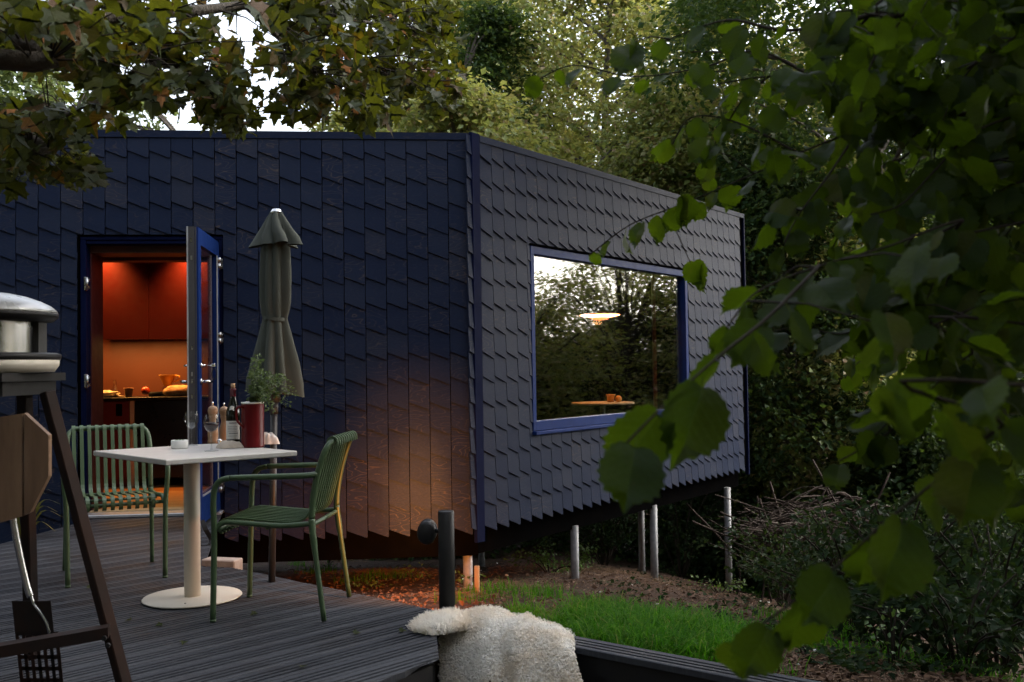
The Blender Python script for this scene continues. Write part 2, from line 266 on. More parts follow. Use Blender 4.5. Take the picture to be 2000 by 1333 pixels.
# ------------------------------------------------------------------ mesh helpers
class MB:
    """collects shapes; build() links them as ONE mesh object"""
    def __init__(s): s.v = []; s.f = []; s.sm = []
    def add(s, vs, fs, smooth=False):
        k = len(s.v); s.v += [V(p) for p in vs]; s.f += [tuple(i + k for i in f) for f in fs]; s.sm += [smooth] * len(fs); return s
    def box(s, lo, hi, m=None, bev=0.0):
        (x0, y0, z0), (x1, y1, z1) = lo, hi
        if bev <= 0:
            vs = [(x0, y0, z0), (x1, y0, z0), (x1, y1, z0), (x0, y1, z0), (x0, y0, z1), (x1, y0, z1), (x1, y1, z1), (x0, y1, z1)]
            fs = [(0, 3, 2, 1), (4, 5, 6, 7), (0, 1, 5, 4), (1, 2, 6, 5), (2, 3, 7, 6), (3, 0, 4, 7)]
        else:
            b = min(bev, (x1 - x0) / 2.01, (y1 - y0) / 2.01, (z1 - z0) / 2.01)
            vs = []; fs = []
            def ring(z, i):
                return [(x0 + i, y0 + b, z) if False else p for p in ((x0 + b, y0 + i, z), (x1 - b, y0 + i, z), (x1 - i, y0 + b, z), (x1 - i, y1 - b, z), (x1 - b, y1 - i, z), (x0 + b, y1 - i, z), (x0 + i, y1 - b, z), (x0 + i, y0 + b, z))]
            for z, i in ((z0, b * 0.999), (z0 + b, 0), (z1 - b, 0), (z1, b * 0.999)): vs += ring(z, i)
            for k in range(3):
                for j in range(8): fs.append((k * 8 + j, k * 8 + (j + 1) % 8, (k + 1) * 8 + (j + 1) % 8, (k + 1) * 8 + j))
            fs.append(tuple(range(7, -1, -1))); fs.append(tuple(range(24, 32)))
        if m is not None: vs = [m @ V(p) for p in vs]
        return s.add(vs, fs)
    def tube(s, pts, r, n=8, cap=True, smooth=True):
        pts = [V(p) for p in pts]; rs = r if isinstance(r, (list, tuple)) else [r] * len(pts)
        vs = []; fs = []; up = None
        for i, p in enumerate(pts):
            t = (pts[min(i + 1, len(pts) - 1)] - pts[max(i - 1, 0)])
            t = t.normalized() if t.length > 1e-9 else V((0, 0, 1))
            if up is None:
                up = V((0, 0, 1)) if abs(t.z) < 0.9 else V((1, 0, 0))
            a = t.cross(up).normalized(); b = a.cross(t).normalized(); up = b
            for j in range(n):
                q = 2 * math.pi * j / n; vs.append(p + (a * math.cos(q) + b * math.sin(q)) * rs[i])
        for i in range(len(pts) - 1):
            for j in range(n):
                fs.append((i * n + j, i * n + (j + 1) % n, (i + 1) * n + (j + 1) % n, (i + 1) * n + j))
        s.add(vs, fs, smooth)
        if cap:
            k = len(s.v) - len(vs)
            s.f += [tuple(k + j for j in range(n - 1, -1, -1)), tuple(k + (len(pts) - 1) * n + j for j in range(n))]; s.sm += [False, False]
        return s
    def lathe(s, prof, n=24, c=(0, 0, 0), smooth=True, close=False):
        vs = []; fs = []; c = V(c)
        for (r, z) in prof:
            for j in range(n):
                q = 2 * math.pi * j / n; vs.append(c + V((r * math.cos(q), r * math.sin(q), z)))
        for i in range(len(prof) - 1):
            for j in range(n):
                fs.append((i * n + j, i * n + (j + 1) % n, (i + 1) * n + (j + 1) % n, (i + 1) * n + j))
        if close:
            fs.append(tuple(range(n - 1, -1, -1))); fs.append(tuple((len(prof) - 1) * n + j for j in range(n)))
        return s.add(vs, fs, smooth)
    def prism(s, poly, z0, z1, m=None):
        k = len(poly)
        vs = [V((x, y, z0)) for x, y in poly] + [V((x, y, z1)) for x, y in poly]
        fs = [tuple(range(k - 1, -1, -1)), tuple(range(k, 2 * k))] + [(i, (i + 1) % k, k + (i + 1) % k, k + i) for i in range(k)]
        if m is not None: vs = [m @ p for p in vs]
        return s.add(vs, fs)
    def ribbon(s, pts, width_dir, w, th):
        """a flat bar along pts; width along width_dir, thickness across"""
        pts = [V(p) for p in pts]; wd_ = V(width_dir).normalized(); vs = []; fs = []
        for i, p in enumerate(pts):
            t = (pts[min(i + 1, len(pts) - 1)] - pts[max(i - 1, 0)]).normalized(); nn = t.cross(wd_).normalized()
            for a, b in ((-1, -1), (1, -1), (1, 1), (-1, 1)): vs.append(p + wd_ * (a * w / 2) + nn * (b * th / 2))
        for i in range(len(pts) - 1):
            for j in range(4): fs.append((i * 4 + j, i * 4 + (j + 1) % 4, i * 4 + 4 + (j + 1) % 4, i * 4 + 4 + j))
        k = (len(pts) - 1) * 4
        fs += [(3, 2, 1, 0), (k, k + 1, k + 2, k + 3)]
        return s.add(vs, fs)
    def mesh(s, name, m):
        me = bpy.data.meshes.new(name); me.from_pydata([tuple(p) for p in s.v], [], s.f)
        me.polygons.foreach_set('use_smooth', s.sm); me.materials.append(m); me.update(); return me
    def build(s, name, m, parent=None, world=False):
        return obj(name, s.mesh(name, m), parent, world)
def mesh_np(name, verts, faces, m, smooth=False):
    """verts (n,3), faces (k,3 or 4) numpy"""
    me = bpy.data.meshes.new(name); nv, (nf, w) = len(verts), faces.shape
    me.vertices.add(nv); me.vertices.foreach_set('co', np.ascontiguousarray(verts, dtype=np.float32).ravel())
    me.loops.add(nf * w); me.loops.foreach_set('vertex_index', np.ascontiguousarray(faces, dtype=np.int32).ravel())
    me.polygons.add(nf); me.polygons.foreach_set('loop_start', np.arange(0, nf * w, w, dtype=np.int32))
    me.polygons.foreach_set('use_smooth', np.full(nf, smooth)); me.materials.append(m); me.update(calc_edges=True); return me
MW = {}
def obj(name, me, parent=None, world=False):
    o = bpy.data.objects.new(name, me); C.objects.link(o)
    if parent is not None:
        o.parent = parent
        if world: o.matrix_parent_inverse = MW[parent.name].inverted()
        MW[o.name] = MW[parent.name].copy() if not world else Matrix()
    else: MW[o.name] = Matrix()
    return o
def tag(o, label=None, cat=None, group=None, kind=None):
    if label: o['label'] = label
    if cat: o['category'] = cat
    if group: o['group'] = group
    if kind: o['kind'] = kind
    return o
def thing(name, label, cat, loc=(0, 0, 0), rotz=0.0, group=None):
    o = bpy.data.objects.new(name, None); C.objects.link(o); o.empty_display_size = 0.1
    o.location = loc; o.rotation_euler = (0, 0, rotz)
    MW[o.name] = Matrix.Translation(loc) @ Matrix.Rotation(rotz, 4, 'Z')
    return tag(o, label, cat, group)
def smooth_path(pts, k=4):
    pts = [V(p) for p in pts]; out = []
    for i in range(len(pts) - 1):
        p0, p1, p2, p3 = pts[max(i - 1, 0)], pts[i], pts[i + 1], pts[min(i + 2, len(pts) - 1)]
        for j in range(k):
            t = j / k
            out.append(0.5 * ((2 * p1) + (p2 - p0) * t + (2 * p0 - 5 * p1 + 4 * p2 - p3) * t * t + (3 * p1 - p0 - 3 * p2 + p3) * t ** 3))
    out.append(pts[-1]); return out
# ------------------------------------------------------------------ terrain
B0 = V((-0.32, 8.28, 0))
DK_E0 = onz(854, 1192); DK_E = V((-2488, 1944, 0)).normalized() * -1        # along the deck's garden edge, towards the camera
DK_N = V((-DK_E.y, DK_E.x, 0)) * -1                                            # across that edge, to the camera's side
if DK_N.y > 0: DK_N = -DK_N
DK_K = onz(857, 1284); DK_F = V((1298, 1944, 0)).normalized()                # the stepped front edge of the deck
def in_recess(x, y):
    p = V((x, y, 0))
    a = (p - DK_E0).dot(DK_N); d = p - DK_K
    if a < 0.07 or y < -3: return False
    kk = DK_K - DK_E0; ka, ks = kk.dot(DK_N), kk.dot(DK_E)
    if a < ka: return (p - DK_E0).dot(DK_E) > ks * a / ka + 0.01
    return (DK_F.x * d.y - DK_F.y * d.x) < 0.02
def ground_z(x, y):
    z = -0.13 - 0.155 * max(0.0, min(y, 16) - 4.7) - 0.05 * max(0, min(y, 60) - 16) * 0.2
    d = max(0.0, x - 0.6)
    z -= 0.13 * min(d, 2.4) ** 1.4 + 0.20 * max(0, min(d, 9) - 2.4)
    if y < 4.7: z += 0.05 * min(4.7 - y, 2) * min(1, max(0, x - 0.5))
    # the bank that rises behind and to the far left
    z += 0.42 * max(0.0, -x * 0.35 + y - 24) if y > 13 else 0
    z += 0.045 * noise.noise((x * 1.3, y * 1.3, 0.3)) + 0.02 * noise.noise((x * 4.1, y * 4.1, 1.3))
    if in_recess(x, y): z = min(z, -0.62)
    return max(z, -7.0) if y < 40 else max(min(z, 6), -7)
def build_ground():
    near = lambda a, b, s: list(np.arange(a, b, s))
    xs = [-160, -90, -50, -30, -20, -14, -10, -8] + near(-7, 6, 0.12) + [6.5, 7, 8, 9, 10.5, 12, 14, 17, 20, 25, 32, 42, 60, 100, 160]
    ys = [-160, -90, -50, -30, -18, -10, -5, -2, 0, 1] + near(1.6, 15, 0.12) + [15.5, 16, 17, 18, 19, 20, 22, 24, 27, 30, 36, 45, 60, 100, 160, 260]
    vs = np.array([(x, y, ground_z(x, y)) for y in ys for x in xs])
    nx = len(xs); f = []
    for j in range(len(ys) - 1):
        for i in range(nx - 1): f.append((j * nx + i, j * nx + i + 1, (j + 1) * nx + i + 1, (j + 1) * nx + i))
    o = obj('ground', mesh_np('ground', vs, np.array(f), M['soil'], True)); tag(o, kind='structure')
build_ground()

# ------------------------------------------------------------------ deck: grooved boards
def build_deck():
    u = V((1850, 1944, 0)).normalized(); v = V((u.y, -u.x, 0))
    E1 = DK_E0 - DK_E * 0.02
    far = onz(400, 1098)
    poly = [V((-3.30, 7.98, 0)), V((-2.36, 8.04, 0)), far, E1, DK_K, DK_K - DK_F * 4.2, V((-6.2, 0.4, 0)), V((-6.2, 4.6, 0)), V((-3.5, 6.5, 0))]
    pv = [(p.dot(u), p.dot(v)) for p in poly]
    def spans(w):
        out = []
        for i in range(len(pv)):
            (a0, b0), (a1, b1) = pv[i], pv[(i + 1) % len(pv)]
            if (b0 <= w) != (b1 <= w): out.append(a0 + (a1 - a0) * (w - b0) / (b1 - b0))
        return sorted(out)
    root = thing('deck', None, None, (-2, 4, 0)); tag(root, kind='structure')
    W, gap, NG = 0.137, 0.007, 4
    prof = [(0.0, -0.026), (0.0, -0.003), (0.004, 0.0)]
    step = (W - 0.008) / NG
    for g in range(NG):
        a = 0.004 + g * step
        if g > 0: prof += [(a + 0.000, -0.010), (a + step * 0.38, -0.010), (a + step * 0.43, 0.0)]
        if g < NG - 1: prof += [(a + step * 0.97, 0.0)]
    prof += [(W - 0.004, 0.0), (W, -0.003), (W, -0.026)]
    w = min(b for a, b in pv) - 0.05; wmax = max(b for a, b in pv); k = 0
    while w < wmax:
        c = spans(w + W / 2)
        rj = random.Random(k * 13 + 5); dz = rj.uniform(-0.0012, 0.0012)
        for q in range(0, len(c) - 1, 2):
            mb = MB(); vs = []; e0 = []; 
            for a, z in prof:
                sp = spans(w + a)
                lo, hi = (sp[q], sp[q + 1]) if len(sp) == len(c) else (c[q], c[q + 1])
                e0.append((lo, hi))
            for end in (0, 1):
                for (a, z), e in zip(prof, e0):
                    p = u * (e[end] + (rj.uniform(-.001, .001))) + v * (w + a); vs.append((p.x, p.y, z + dz))
            n = len(prof); fs = [(i, n + i, n + i + 1, i + 1) for i in range(n - 1)]
            fs += [(n - 1, 2 * n - 1, n, 0), tuple(range(n)), tuple(range(2 * n - 1, n - 1, -1))]
            if c[q + 1] - c[q] > 0.05:
                mb.add(vs, fs); mb.build('plank', M['deck'], root, True)
        w += W + gap; k += 1
    # the border board that runs on beside the recess, with its dark fascia and frame
    L = 4.3
    vs = []; n = len(prof)
    Eb = DK_E0 + DK_E * 0.01
    for t in (0.0, L):
        for a, z in prof: p = Eb + DK_E * t + DK_N * a; vs.append((p.x, p.y, z))
    mb = MB(); mb.add(vs, [(i, n + i, n + i + 1, i + 1) for i in range(n - 1)] + [(n - 1, 2 * n - 1, n, 0), tuple(range(n)), tuple(range(2 * n - 1, n - 1, -1))])
    mb.build('border_plank', M['deck'], root, True)
    def strip(name, p0, p1, z0, z1, th, side):
        d = (p1 - p0).normalized(); nn = V((-d.y, d.x, 0)) * side * th
        b = MB(); b.add([(*p0.xy, z0), (*p1.xy, z0), (*(p1 + nn).xy, z0), (*(p0 + nn).xy, z0), (*p0.xy, z1), (*p1.xy, z1), (*(p1 + nn).xy, z1), (*(p0 + nn).xy, z1)],
                        [(0, 3, 2, 1), (4, 5, 6, 7), (0, 1, 5, 4), (1, 2, 6, 5), (2, 3, 7, 6), (3, 0, 4, 7)])
        b.build(name, M['blackmetal'], root, True)
    strip('fascia_board', Eb + DK_N * 0.125, Eb + DK_N * 0.125 + DK_E * L, -0.75, -0.030, 0.02, 1)
    strip('fascia_board', DK_K - DK_F * 0.02 + V((-0.03, 0.02, 0)), DK_K - DK_F * 4.2 + V((-0.03, 0.02, 0)), -0.75, -0.030, 0.02, 1)
    strip('fascia_board', E1 + DK_N * 0.15 + V((-.015, 0, 0)), DK_K + V((-.015, 0.0, 0)), -0.75, -0.030, 0.02, -1)
    strip('fascia_board', far + V((-.02, -.03, 0)), E1 + V((-.03, -.02, 0)), -0.6, -0.030, 0.02, -1)
    strip('fascia_board', V((-6.15, 4.56, 0)), V((-3.47, 6.45, 0)), -0.6, -0.030, 0.02, -1)
build_deck()

# ------------------------------------------------------------------ the cabin
d1 = V((0.995, 0.0995, 0)).normalized(); d2 = V((1396, 1944, 0)).normalized()
def frame(o, x):
    y = V((-x.y, x.x, 0)); return Matrix(((x.x, y.x, 0, o.x), (x.y, y.y, 0, o.y), (0, 0, 1, 0), (0, 0, 0, 1)))
FW = frame(B0, d1); SW = frame(B0, d2)
def onwall(Mt, px, py, y=0.0):
    n = Mt.col[1].xyz; p0 = Mt.translation + n * y; d = ray(px, py)
    p = CAM + d * ((p0 - CAM).dot(n) / d.dot(n)); q = Mt.inverted() @ p; return q.x, q.z
ZR, ZT = 3.10, -0.235           # roof edge, lowest shingle tips
ROWH, COLW = 0.2072, 0.172
cabin = thing('cabin', 'dark blue shingle clad cabin on steel stilts with its door open', 'cabin', (B0.x, B0.y, -0.5))
SWL = 5.72
DX0, DX1, DZ1 = onwall(FW, 155, 700)[0], onwall(FW, 437, 700)[0], onwall(FW, 300, 462)[1]
WX0, WX1 = onwall(SW, 1036, 660)[0], onwall(SW, 1341, 660)[0]
WZ1, WZ0 = onwall(SW, 1040, 481)[1], onwall(SW, 1044, 842)[1]
FX0 = -6.3
print('door', DX0, DX1, DZ1, 'win', WX0, WX1, WZ0, WZ1)

def core(name, Mt, x0, x1, z0, z1, holes, m, y0=0.004, y1=0.2):
    b = MB()
    if holes:
        hx0, hx1, hz0, hz1 = holes
        b.box((x0, y0, z0), (hx0, y1, z1), Mt); b.box((hx1, y0, z0), (x1, y1, z1), Mt)
        if hz1 < z1: b.box((hx0, y0, hz1), (hx1, y1, z1), Mt)
        if hz0 > z0: b.box((hx0, y0, z0), (hx1, y1, hz0), Mt)
    else: b.box((x0, y0, z0), (x1, y1, z1), Mt)
    return b.build(name, m, cabin, True)
core('front_wall', FW, FX0, -0.002, -0.16, ZR - 0.005, (DX0, DX1, 0.0, DZ1), M['black'])
core('side_wall', SW, 0.002, SWL, -0.16, ZR - 0.005, (WX0, WX1, WZ0, WZ1), M['black'])
A_ = FW @ V((FX0, 0, 0)); E_ = FW @ V((FX0, 5.2, 0)); C_ = SW @ V((SWL, 0, 0)); D_ = SW @ V((SWL, 4.0, 0))
def wallseg(name, p, q, m, z0=-0.3, z1=ZR - 0.004, th=0.2, side=1):
    d = (q - p).normalized(); f = frame(p, d); b = MB().box((0, 0, z0), ((q - p).length, th * side, z1) if side > 0 else ((q - p).length, 0, z1), f)
    return b.build(name, m, cabin, True)
wallseg('rear_wall', C_ + V((0, 0, 0)), D_, M['black'], z0=-0.15)
wallseg('rear_wall', D_, E_, M['black'], z0=-0.15)
wallseg('rear_wall', E_, A_, M['black'], z0=-0.15)
foot = [A_, B0, C_, D_, E_]
def slab(name, z0, z1, m, inset=0.0, pts=None):
    c = sum(foot, V((0, 0, 0))) / 5; pts = pts or [p + (c - p).normalized() * inset for p in foot]
    b = MB(); b.prism([(p.x, p.y) for p in pts], z0, z1); return b.build(name, m, cabin, True)
slab('roof', ZR - 0.003, ZR + 0.006, M['blackmetal'], -0.012)
slab('ceiling', 2.62, 2.66, M['darkred'], 0.25)
slab('floor_slab', -0.14, -0.02, M['black'], 0.02)
# interior floor boards, seen through the door
for k in range(14):
    b = MB().box((-5.9, 0.21 + k * 0.16, -0.019), (-1.66, 0.21 + k * 0.16 + 0.157, 0.018), FW); b.build('floor_board', M['floor'], cabin, True)
b = MB().box((-1.5, 0.22, -0.019), (3.0, 5.0, 0.016), frame(B0, V((1, 0.45, 0)).normalized())); 
slab('room_floor', -0.019, 0.012, M['dark'], 0.0, [FW @ V((-1.5, 0.21, 0)), B0 + V((0.05, 0.3, 0)), SW @ V((SWL - 0.05, 0.2, 0)), SW @ V((SWL - 0.05, 3.9, 0)), FW @ V((-1.5, 4.6, 0))])
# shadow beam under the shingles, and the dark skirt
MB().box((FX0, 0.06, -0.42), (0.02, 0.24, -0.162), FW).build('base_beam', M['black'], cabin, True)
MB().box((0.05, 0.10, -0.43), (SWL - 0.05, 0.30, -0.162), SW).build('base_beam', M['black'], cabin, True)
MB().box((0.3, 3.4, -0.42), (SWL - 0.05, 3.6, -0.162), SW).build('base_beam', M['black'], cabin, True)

# shingles ------------------------------------------------------------
SH = [(-COLW + 0.003, 0.064), (-0.022, 0.0068), (-0.006, 0.0035), (-0.003, 0.016), (-0.003, 0.275), (-COLW + 0.003, 0.275)]
def sh_y(z): return -0.018 * (1 - z / 0.275)
def clip(poly, ax, s, c):
    out = []
    for i in range(len(poly)):
        p, q = poly[i], poly[(i + 1) % len(poly)]
        ip, iq = s * (p[ax] - c) <= 0, s * (q[ax] - c) <= 0
        if ip: out.append(p)
        if ip != iq:
            t = (c - p[ax]) / (q[ax] - p[ax]); out.append((p[0] + (q[0] - p[0]) * t, p[1] + (q[1] - p[1]) * t))
    return out if len(out) >= 3 else None
def sh_mb(polys):
    b = MB()
    for P in polys:
        k = len(P)
        vs = [(x, sh_y(z) - 0.0125, z) for x, z in P] + [(x, sh_y(z), z) for x, z in P]
        fs = [tuple(range(k)), tuple(range(2 * k - 1, k - 1, -1))] + [(i, k + i, k + (i + 1) % k, (i + 1) % k) for i in range(k)]
        b.add(vs, fs)
    return b
full_me = sh_mb([SH]).mesh('shingle', M['shingle'])
jobs = []
def lay(Mt, xr, xl, hole, zcap):
    ncol = int((xr - xl) / COLW) + 1
    for c in range(ncol):
        x = xr - c * COLW
        rr = random.Random(c * 7 + int(Mt.translation.x * 100) + int(Mt[0][0] * 1000)); pan = rr.uniform(-0.004, 0.004) if c % 5 == 0 else 0
        for r in range(16):
            z = ZT + r * ROWH
            P = [(a + x, b_ + z) for a, b_ in SH]
            polys = [P]; top = zcap
            if z + 0.275 > top: polys = [clip(P, 1, 1, top)]
            x0, x1, z0, z1 = hole
            if x > x0 and x - COLW < x1 and z < z1 and z + 0.275 > z0:
                new = []
                for Q in polys:
                    L_ = clip(Q, 0, 1, x0); 
                    if L_: new.append(L_)
                    Rr = clip(Q, 0, -1, x1)
                    if Rr: new.append(Rr)
                    mid = clip(Q, 0, -1, x0); mid = clip(mid, 0, 1, x1) if mid else None
                    if mid:
                        up = clip(mid, 1, -1, z1); dn = clip(mid, 1, 1, z0)
                        if up: new.append(up)
                        if dn: new.append(dn)
                polys = [q for q in new if (max(p[0] for p in q) - min(p[0] for p in q)) * (max(p[1] for p in q) - min(p[1] for p in q)) > 0.0008]
            polys = [q for q in polys if q]
            if not polys: continue
            w = Mt @ V((x - COLW / 2, 0, z + 0.1)); dv = w - CAM
            q = V((dv.dot(_Rv), dv.dot(_Uv), dv.dot(_F))); px, py = 1000 + q.x / q.z * FPX, 666 - q.y / q.z * FPX
            area = -dv.normalized().dot(-Mt.col[1].xyz) / dv.length_squared * (1 if -10 < px < 2010 else 0)
            fullone = len(polys) == 1 and polys[0] is P
            jobs.append((area, Mt, x, z, None if fullone else [[(a - x, b_ - z) for a, b_ in Q] for Q in polys], rr.random()))
fxr = onwall(FW, 918, 600)[0]
lay(FW, fxr, FX0 + 0.1, (DX0 - 0.012, DX1 + 0.004, -1, DZ1 + 0.012), ZR - 0.02)
sx0 = onwall(SW, 933, 400)[0]
ncs = int((SWL - sx0) / COLW)
lay(SW, sx0 + ncs * COLW + 0.001, sx0 - 0.01, (WX0 - 0.02, WX1 + 0.02, WZ0 - 0.03, WZ1 + 0.02), ZR - 0.02)
jobs.sort(key=lambda j: -j[0])
rest = MB()
for i, (area, Mt, x, z, polys, rv) in enumerate(jobs):
    rj = random.Random(i)
    loc = Matrix.Translation((x, -rj.uniform(0, 0.0022), z)) @ Matrix.Rotation(rj.uniform(-0.004, 0.004), 4, 'X') @ Matrix.Rotation(rj.uniform(-0.003, 0.003), 4, 'Y')
    if i < 300:
        me = full_me if polys is None else sh_mb(polys).mesh('shingle', M['shingle'])
        o = bpy.data.objects.new('shingle', me); C.objects.link(o); o.parent = cabin
        o.matrix_parent_inverse = MW['cabin'].inverted(); o.matrix_basis = Mt @ loc
    else:
        t = sh_mb([SH] if polys is None else polys); rest.add([Mt @ loc @ p for p in t.v], t.f)
tag(rest.build('shingle', M['shingle'], cabin, True), kind='stuff')
# eaves strip and corner trim
MB().box((FX0, -0.032, ZR - 0.058), (fxr + 0.001, 0.0, ZR - 0.0045), FW).build('eaves_strip', M['shingle'], cabin, True)
MB().box((sx0 + 0.002, -0.032, ZR - 0.058), (SWL, 0.0, ZR - 0.0045), SW).build('eaves_strip', M['shingle'], cabin, True)
cx0 = onwall(FW, 920, 600)[0]
b = MB(); t2 = sx0 - 0.006
pA = FW @ V((cx0, -0.034, 0)); pB = SW @ V((t2, -0.034, 0)); pAi = FW @ V((cx0, 0.003, 0)); pBi = SW @ V((t2, 0.003, 0)); pm = B0 + V((0.012, -0.038, 0))
b.prism([(p.x, p.y) for p in (pA, pm, pB, pBi, pAi)], -0.30, ZR + 0.004); b.build('corner_trim', M['navy'], cabin, True)
MB().box((SWL - 0.01, -0.03, -0.28), (SWL + 0.02, 0.02, ZR), SW).build('corner_trim', M['navy'], cabin, True)
# window: frame, pane, sill -------------------------------------------------
wf = MB(); fw_ = 0.075
y0, y1 = -0.022, 0.10
wf.box((WX0 - 0.006, y0, WZ0), (WX0 + 0.05, y1, WZ1), SW, 0.004); wf.box((WX1 - 0.06, y0, WZ0), (WX1 + 0.006, y1, WZ1), SW, 0.004)
wf.box((WX0 + 0.0502, y0 + 0.004, WZ1 - fw_), (WX1 - 0.0602, y1, WZ1 - 0.001), SW, 0.004); wf.box((WX0 + 0.0502, y0 + 0.004, WZ0), (WX1 - 0.0602, y1, WZ0 + 0.085), SW, 0.004)
window = wf.build('window', M['blue'], cabin, True)
for yp in (0.028, 0.050): MB().box((WX0 + 0.045, yp, WZ0 + 0.08), (WX1 - 0.055, yp + 0.005, WZ1 - fw_ + 0.005), SW).build('pane', M['pane'], window, True)
MB().box((WX0 - 0.015, -0.060, WZ0 - 0.035), (WX1 + 0.03, 0.08, WZ0 - 0.002), SW, 0.006).build('sill', M['blue'], window, True)
MB().box((WX0 - 0.016, -0.034, WZ1 + 0.0), (WX1 + 0.016, 0.05, WZ1 + 0.018), SW).build('head_flashing', M['black'], window, True)
# door frame -----------------------------------------------------------------
def fx(px, y=0.0): return onwall(FW, px, 700, y)[0]
df = MB(); jl, jr = fx(168), fx(428)
df.box((DX0 + 0.008, 0.0, 0.012), (jl, 0.12, DZ1 - 0.03), FW, 0.004); df.box((jr, 0.0, 0.012), (DX1 - 0.003, 0.12, DZ1 - 0.03), FW, 0.004)
df.box((DX0 + 0.008, 0.001, DZ1 - 0.029), (DX1 - 0.003, 0.12, DZ1 - 0.001), FW, 0.003); df.box((jl + 0.0005, 0.012, DZ1 - 0.06), (jr - 0.0005, 0.12, DZ1 - 0.0305), FW, 0.003)
dframe = df.build('door_frame', M['navy'], cabin, True)
ln = MB(); li = fx(180, 0.13)
ln.box((jl - 0.02, 0.121, 0.012), (li, 0.42, DZ1 - 0.061), FW); ln.box((jr - 0.03, 0.121, 0.012), (jr + 0.02, 0.42, DZ1 - 0.061), FW); ln.box((li + 0.001, 0.121, DZ1 - 0.12), (jr - 0.031, 0.42, DZ1 - 0.061), FW)
ln.build('lining', M['sash'], dframe, True)
MB().box((-5.9, 0.62, 2.115), (-1.66, 0.78, 2.62), FW).build('bulkhead', M['darkred'], cabin, True)
for zc in (1.13 + (729 - 551) * 8.0 / FPX, 1.13 + (729 - 741) * 8.0 / FPX):
    k = MB(); xk = fx(168)
    k.box((xk - 0.012, -0.012, zc - 0.055), (xk + 0.004, 0.03, zc + 0.055), FW, 0.003); k.tube([FW @ V((xk + 0.012, -0.006, zc - 0.05)), FW @ V((xk + 0.012, -0.006, zc + 0.05))], 0.011, 8)
    k.box((xk + 0.004, -0.004, zc - 0.04), (xk + 0.03, 0.01, zc - 0.02), FW); k.box((xk + 0.004, -0.004, zc + 0.02), (xk + 0.03, 0.01, zc + 0.04), FW)
    k.build('keeper', M['steel'], dframe, True)
MB().box((DX0 + 0.01, -0.13, 0.002), (DX1 - 0.004, 0.05, 0.026), FW, 0.004).build('threshold', M['bead'], cabin, True)
MB().box((DX0 + 0.012, 0.05, 0.004), (DX1 - 0.006, 0.2, 0.034), FW, 0.003).build('threshold', M['plywood'], cabin, True)
# the open door leaf: x along the leaf from its hinge to its free edge, y through its thickness (outer face = +y)
H_ = FW @ V((fx(421), -0.03, 0)); FE = at(378, 700, 7.18)
ld = V((FE.x - H_.x, FE.y - H_.y, 0)); LW = ld.length; ld.normalize()
DL = frame(V((H_.x, H_.y, 0)), ld)
if (DL.col[1].xyz).x < 0: pass
ZD0, ZD1 = 0.03, 2.19
TH = 0.068
s_ = 1 if DL.col[1].xyz.x > 0 else -1     # outer face is towards +X
def dbox(b, lo, hi, bev=0.0):
    y = sorted((lo[1] * s_, hi[1] * s_)); b.box((lo[0], y[0], lo[2]), (hi[0], y[1], hi[2]), DL, bev)
st, rb, rt = 0.105, 0.20, 0.12
df = MB()
dbox(df, (0, 0.0, ZD0), (st, TH * 0.55, ZD1)); dbox(df, (LW - st, 0.0, ZD0), (LW - 0.002, TH * 0.55, ZD1))
dbox(df, (st, 0.0, ZD0), (LW - st, TH * 0.55, ZD0 + rb)); dbox(df, (st, 0.0, ZD1 - rt), (LW - st, TH * 0.55, ZD1))
door = df.build('door', M['blue'], cabin, True)
ib = MB()
dbox(ib, (0.005, -TH * 0.5, ZD0), (st, -0.001, ZD1)); dbox(ib, (LW - st, -TH * 0.5, ZD0), (LW - 0.006, -0.001, ZD1)); dbox(ib, (st, -TH * 0.5, ZD0), (LW - st, -0.001, ZD0 + rb)); dbox(ib, (st, -TH * 0.5, ZD1 - rt), (LW - st, -0.001, ZD1))
ib.build('inner_face', M['darkred'], door, True)
e = MB(); dbox(e, (LW - 0.0015, -0.032, ZD0), (LW + 0.006, 0.012, ZD1 + 0.002)); dbox(e, (LW - 0.0055, 0.016, ZD0), (LW + 0.004, 0.024, ZD1)); e.build('edge_seal', M['rubber'], door, True)
e = MB(); dbox(e, (LW - 0.004, -0.043, ZD0), (LW + 0.009, -0.0325, ZD1 + 0.003)); e.build('weather_strip', M['bead'], door, True)
e = MB()
for zk in (0.95, 1.06, 1.11, 1.30, 1.95, 2.08): dbox(e, (LW + 0.006, -0.016, zk), (LW + 0.0085, -0.004, zk + 0.03))
e.build('latch_plate', M['steel'], door, True)
e = MB(); dbox(e, (st - 0.005, 0.012, ZD0 + rb - 0.005), (LW - st + 0.005, 0.018, ZD1 - rt + 0.005)); e.build('glass', M['pane'], door, True)
e = MB(); dbox(e, (st - 0.001, 0.0375, ZD0 + rb), (st + 0.012, 0.046, ZD1 - rt)); dbox(e, (st + 0.0125, 0.0375, ZD0 + rb - 0.002), (LW - st, 0.044, ZD0 + rb + 0.011)); e.build('glazing_bead', M['bead'], door, True)
zh, zl = 1.13 + (729 - 745) * 7.25 / FPX, 1.13 + (729 - 714) * 7.25 / FPX
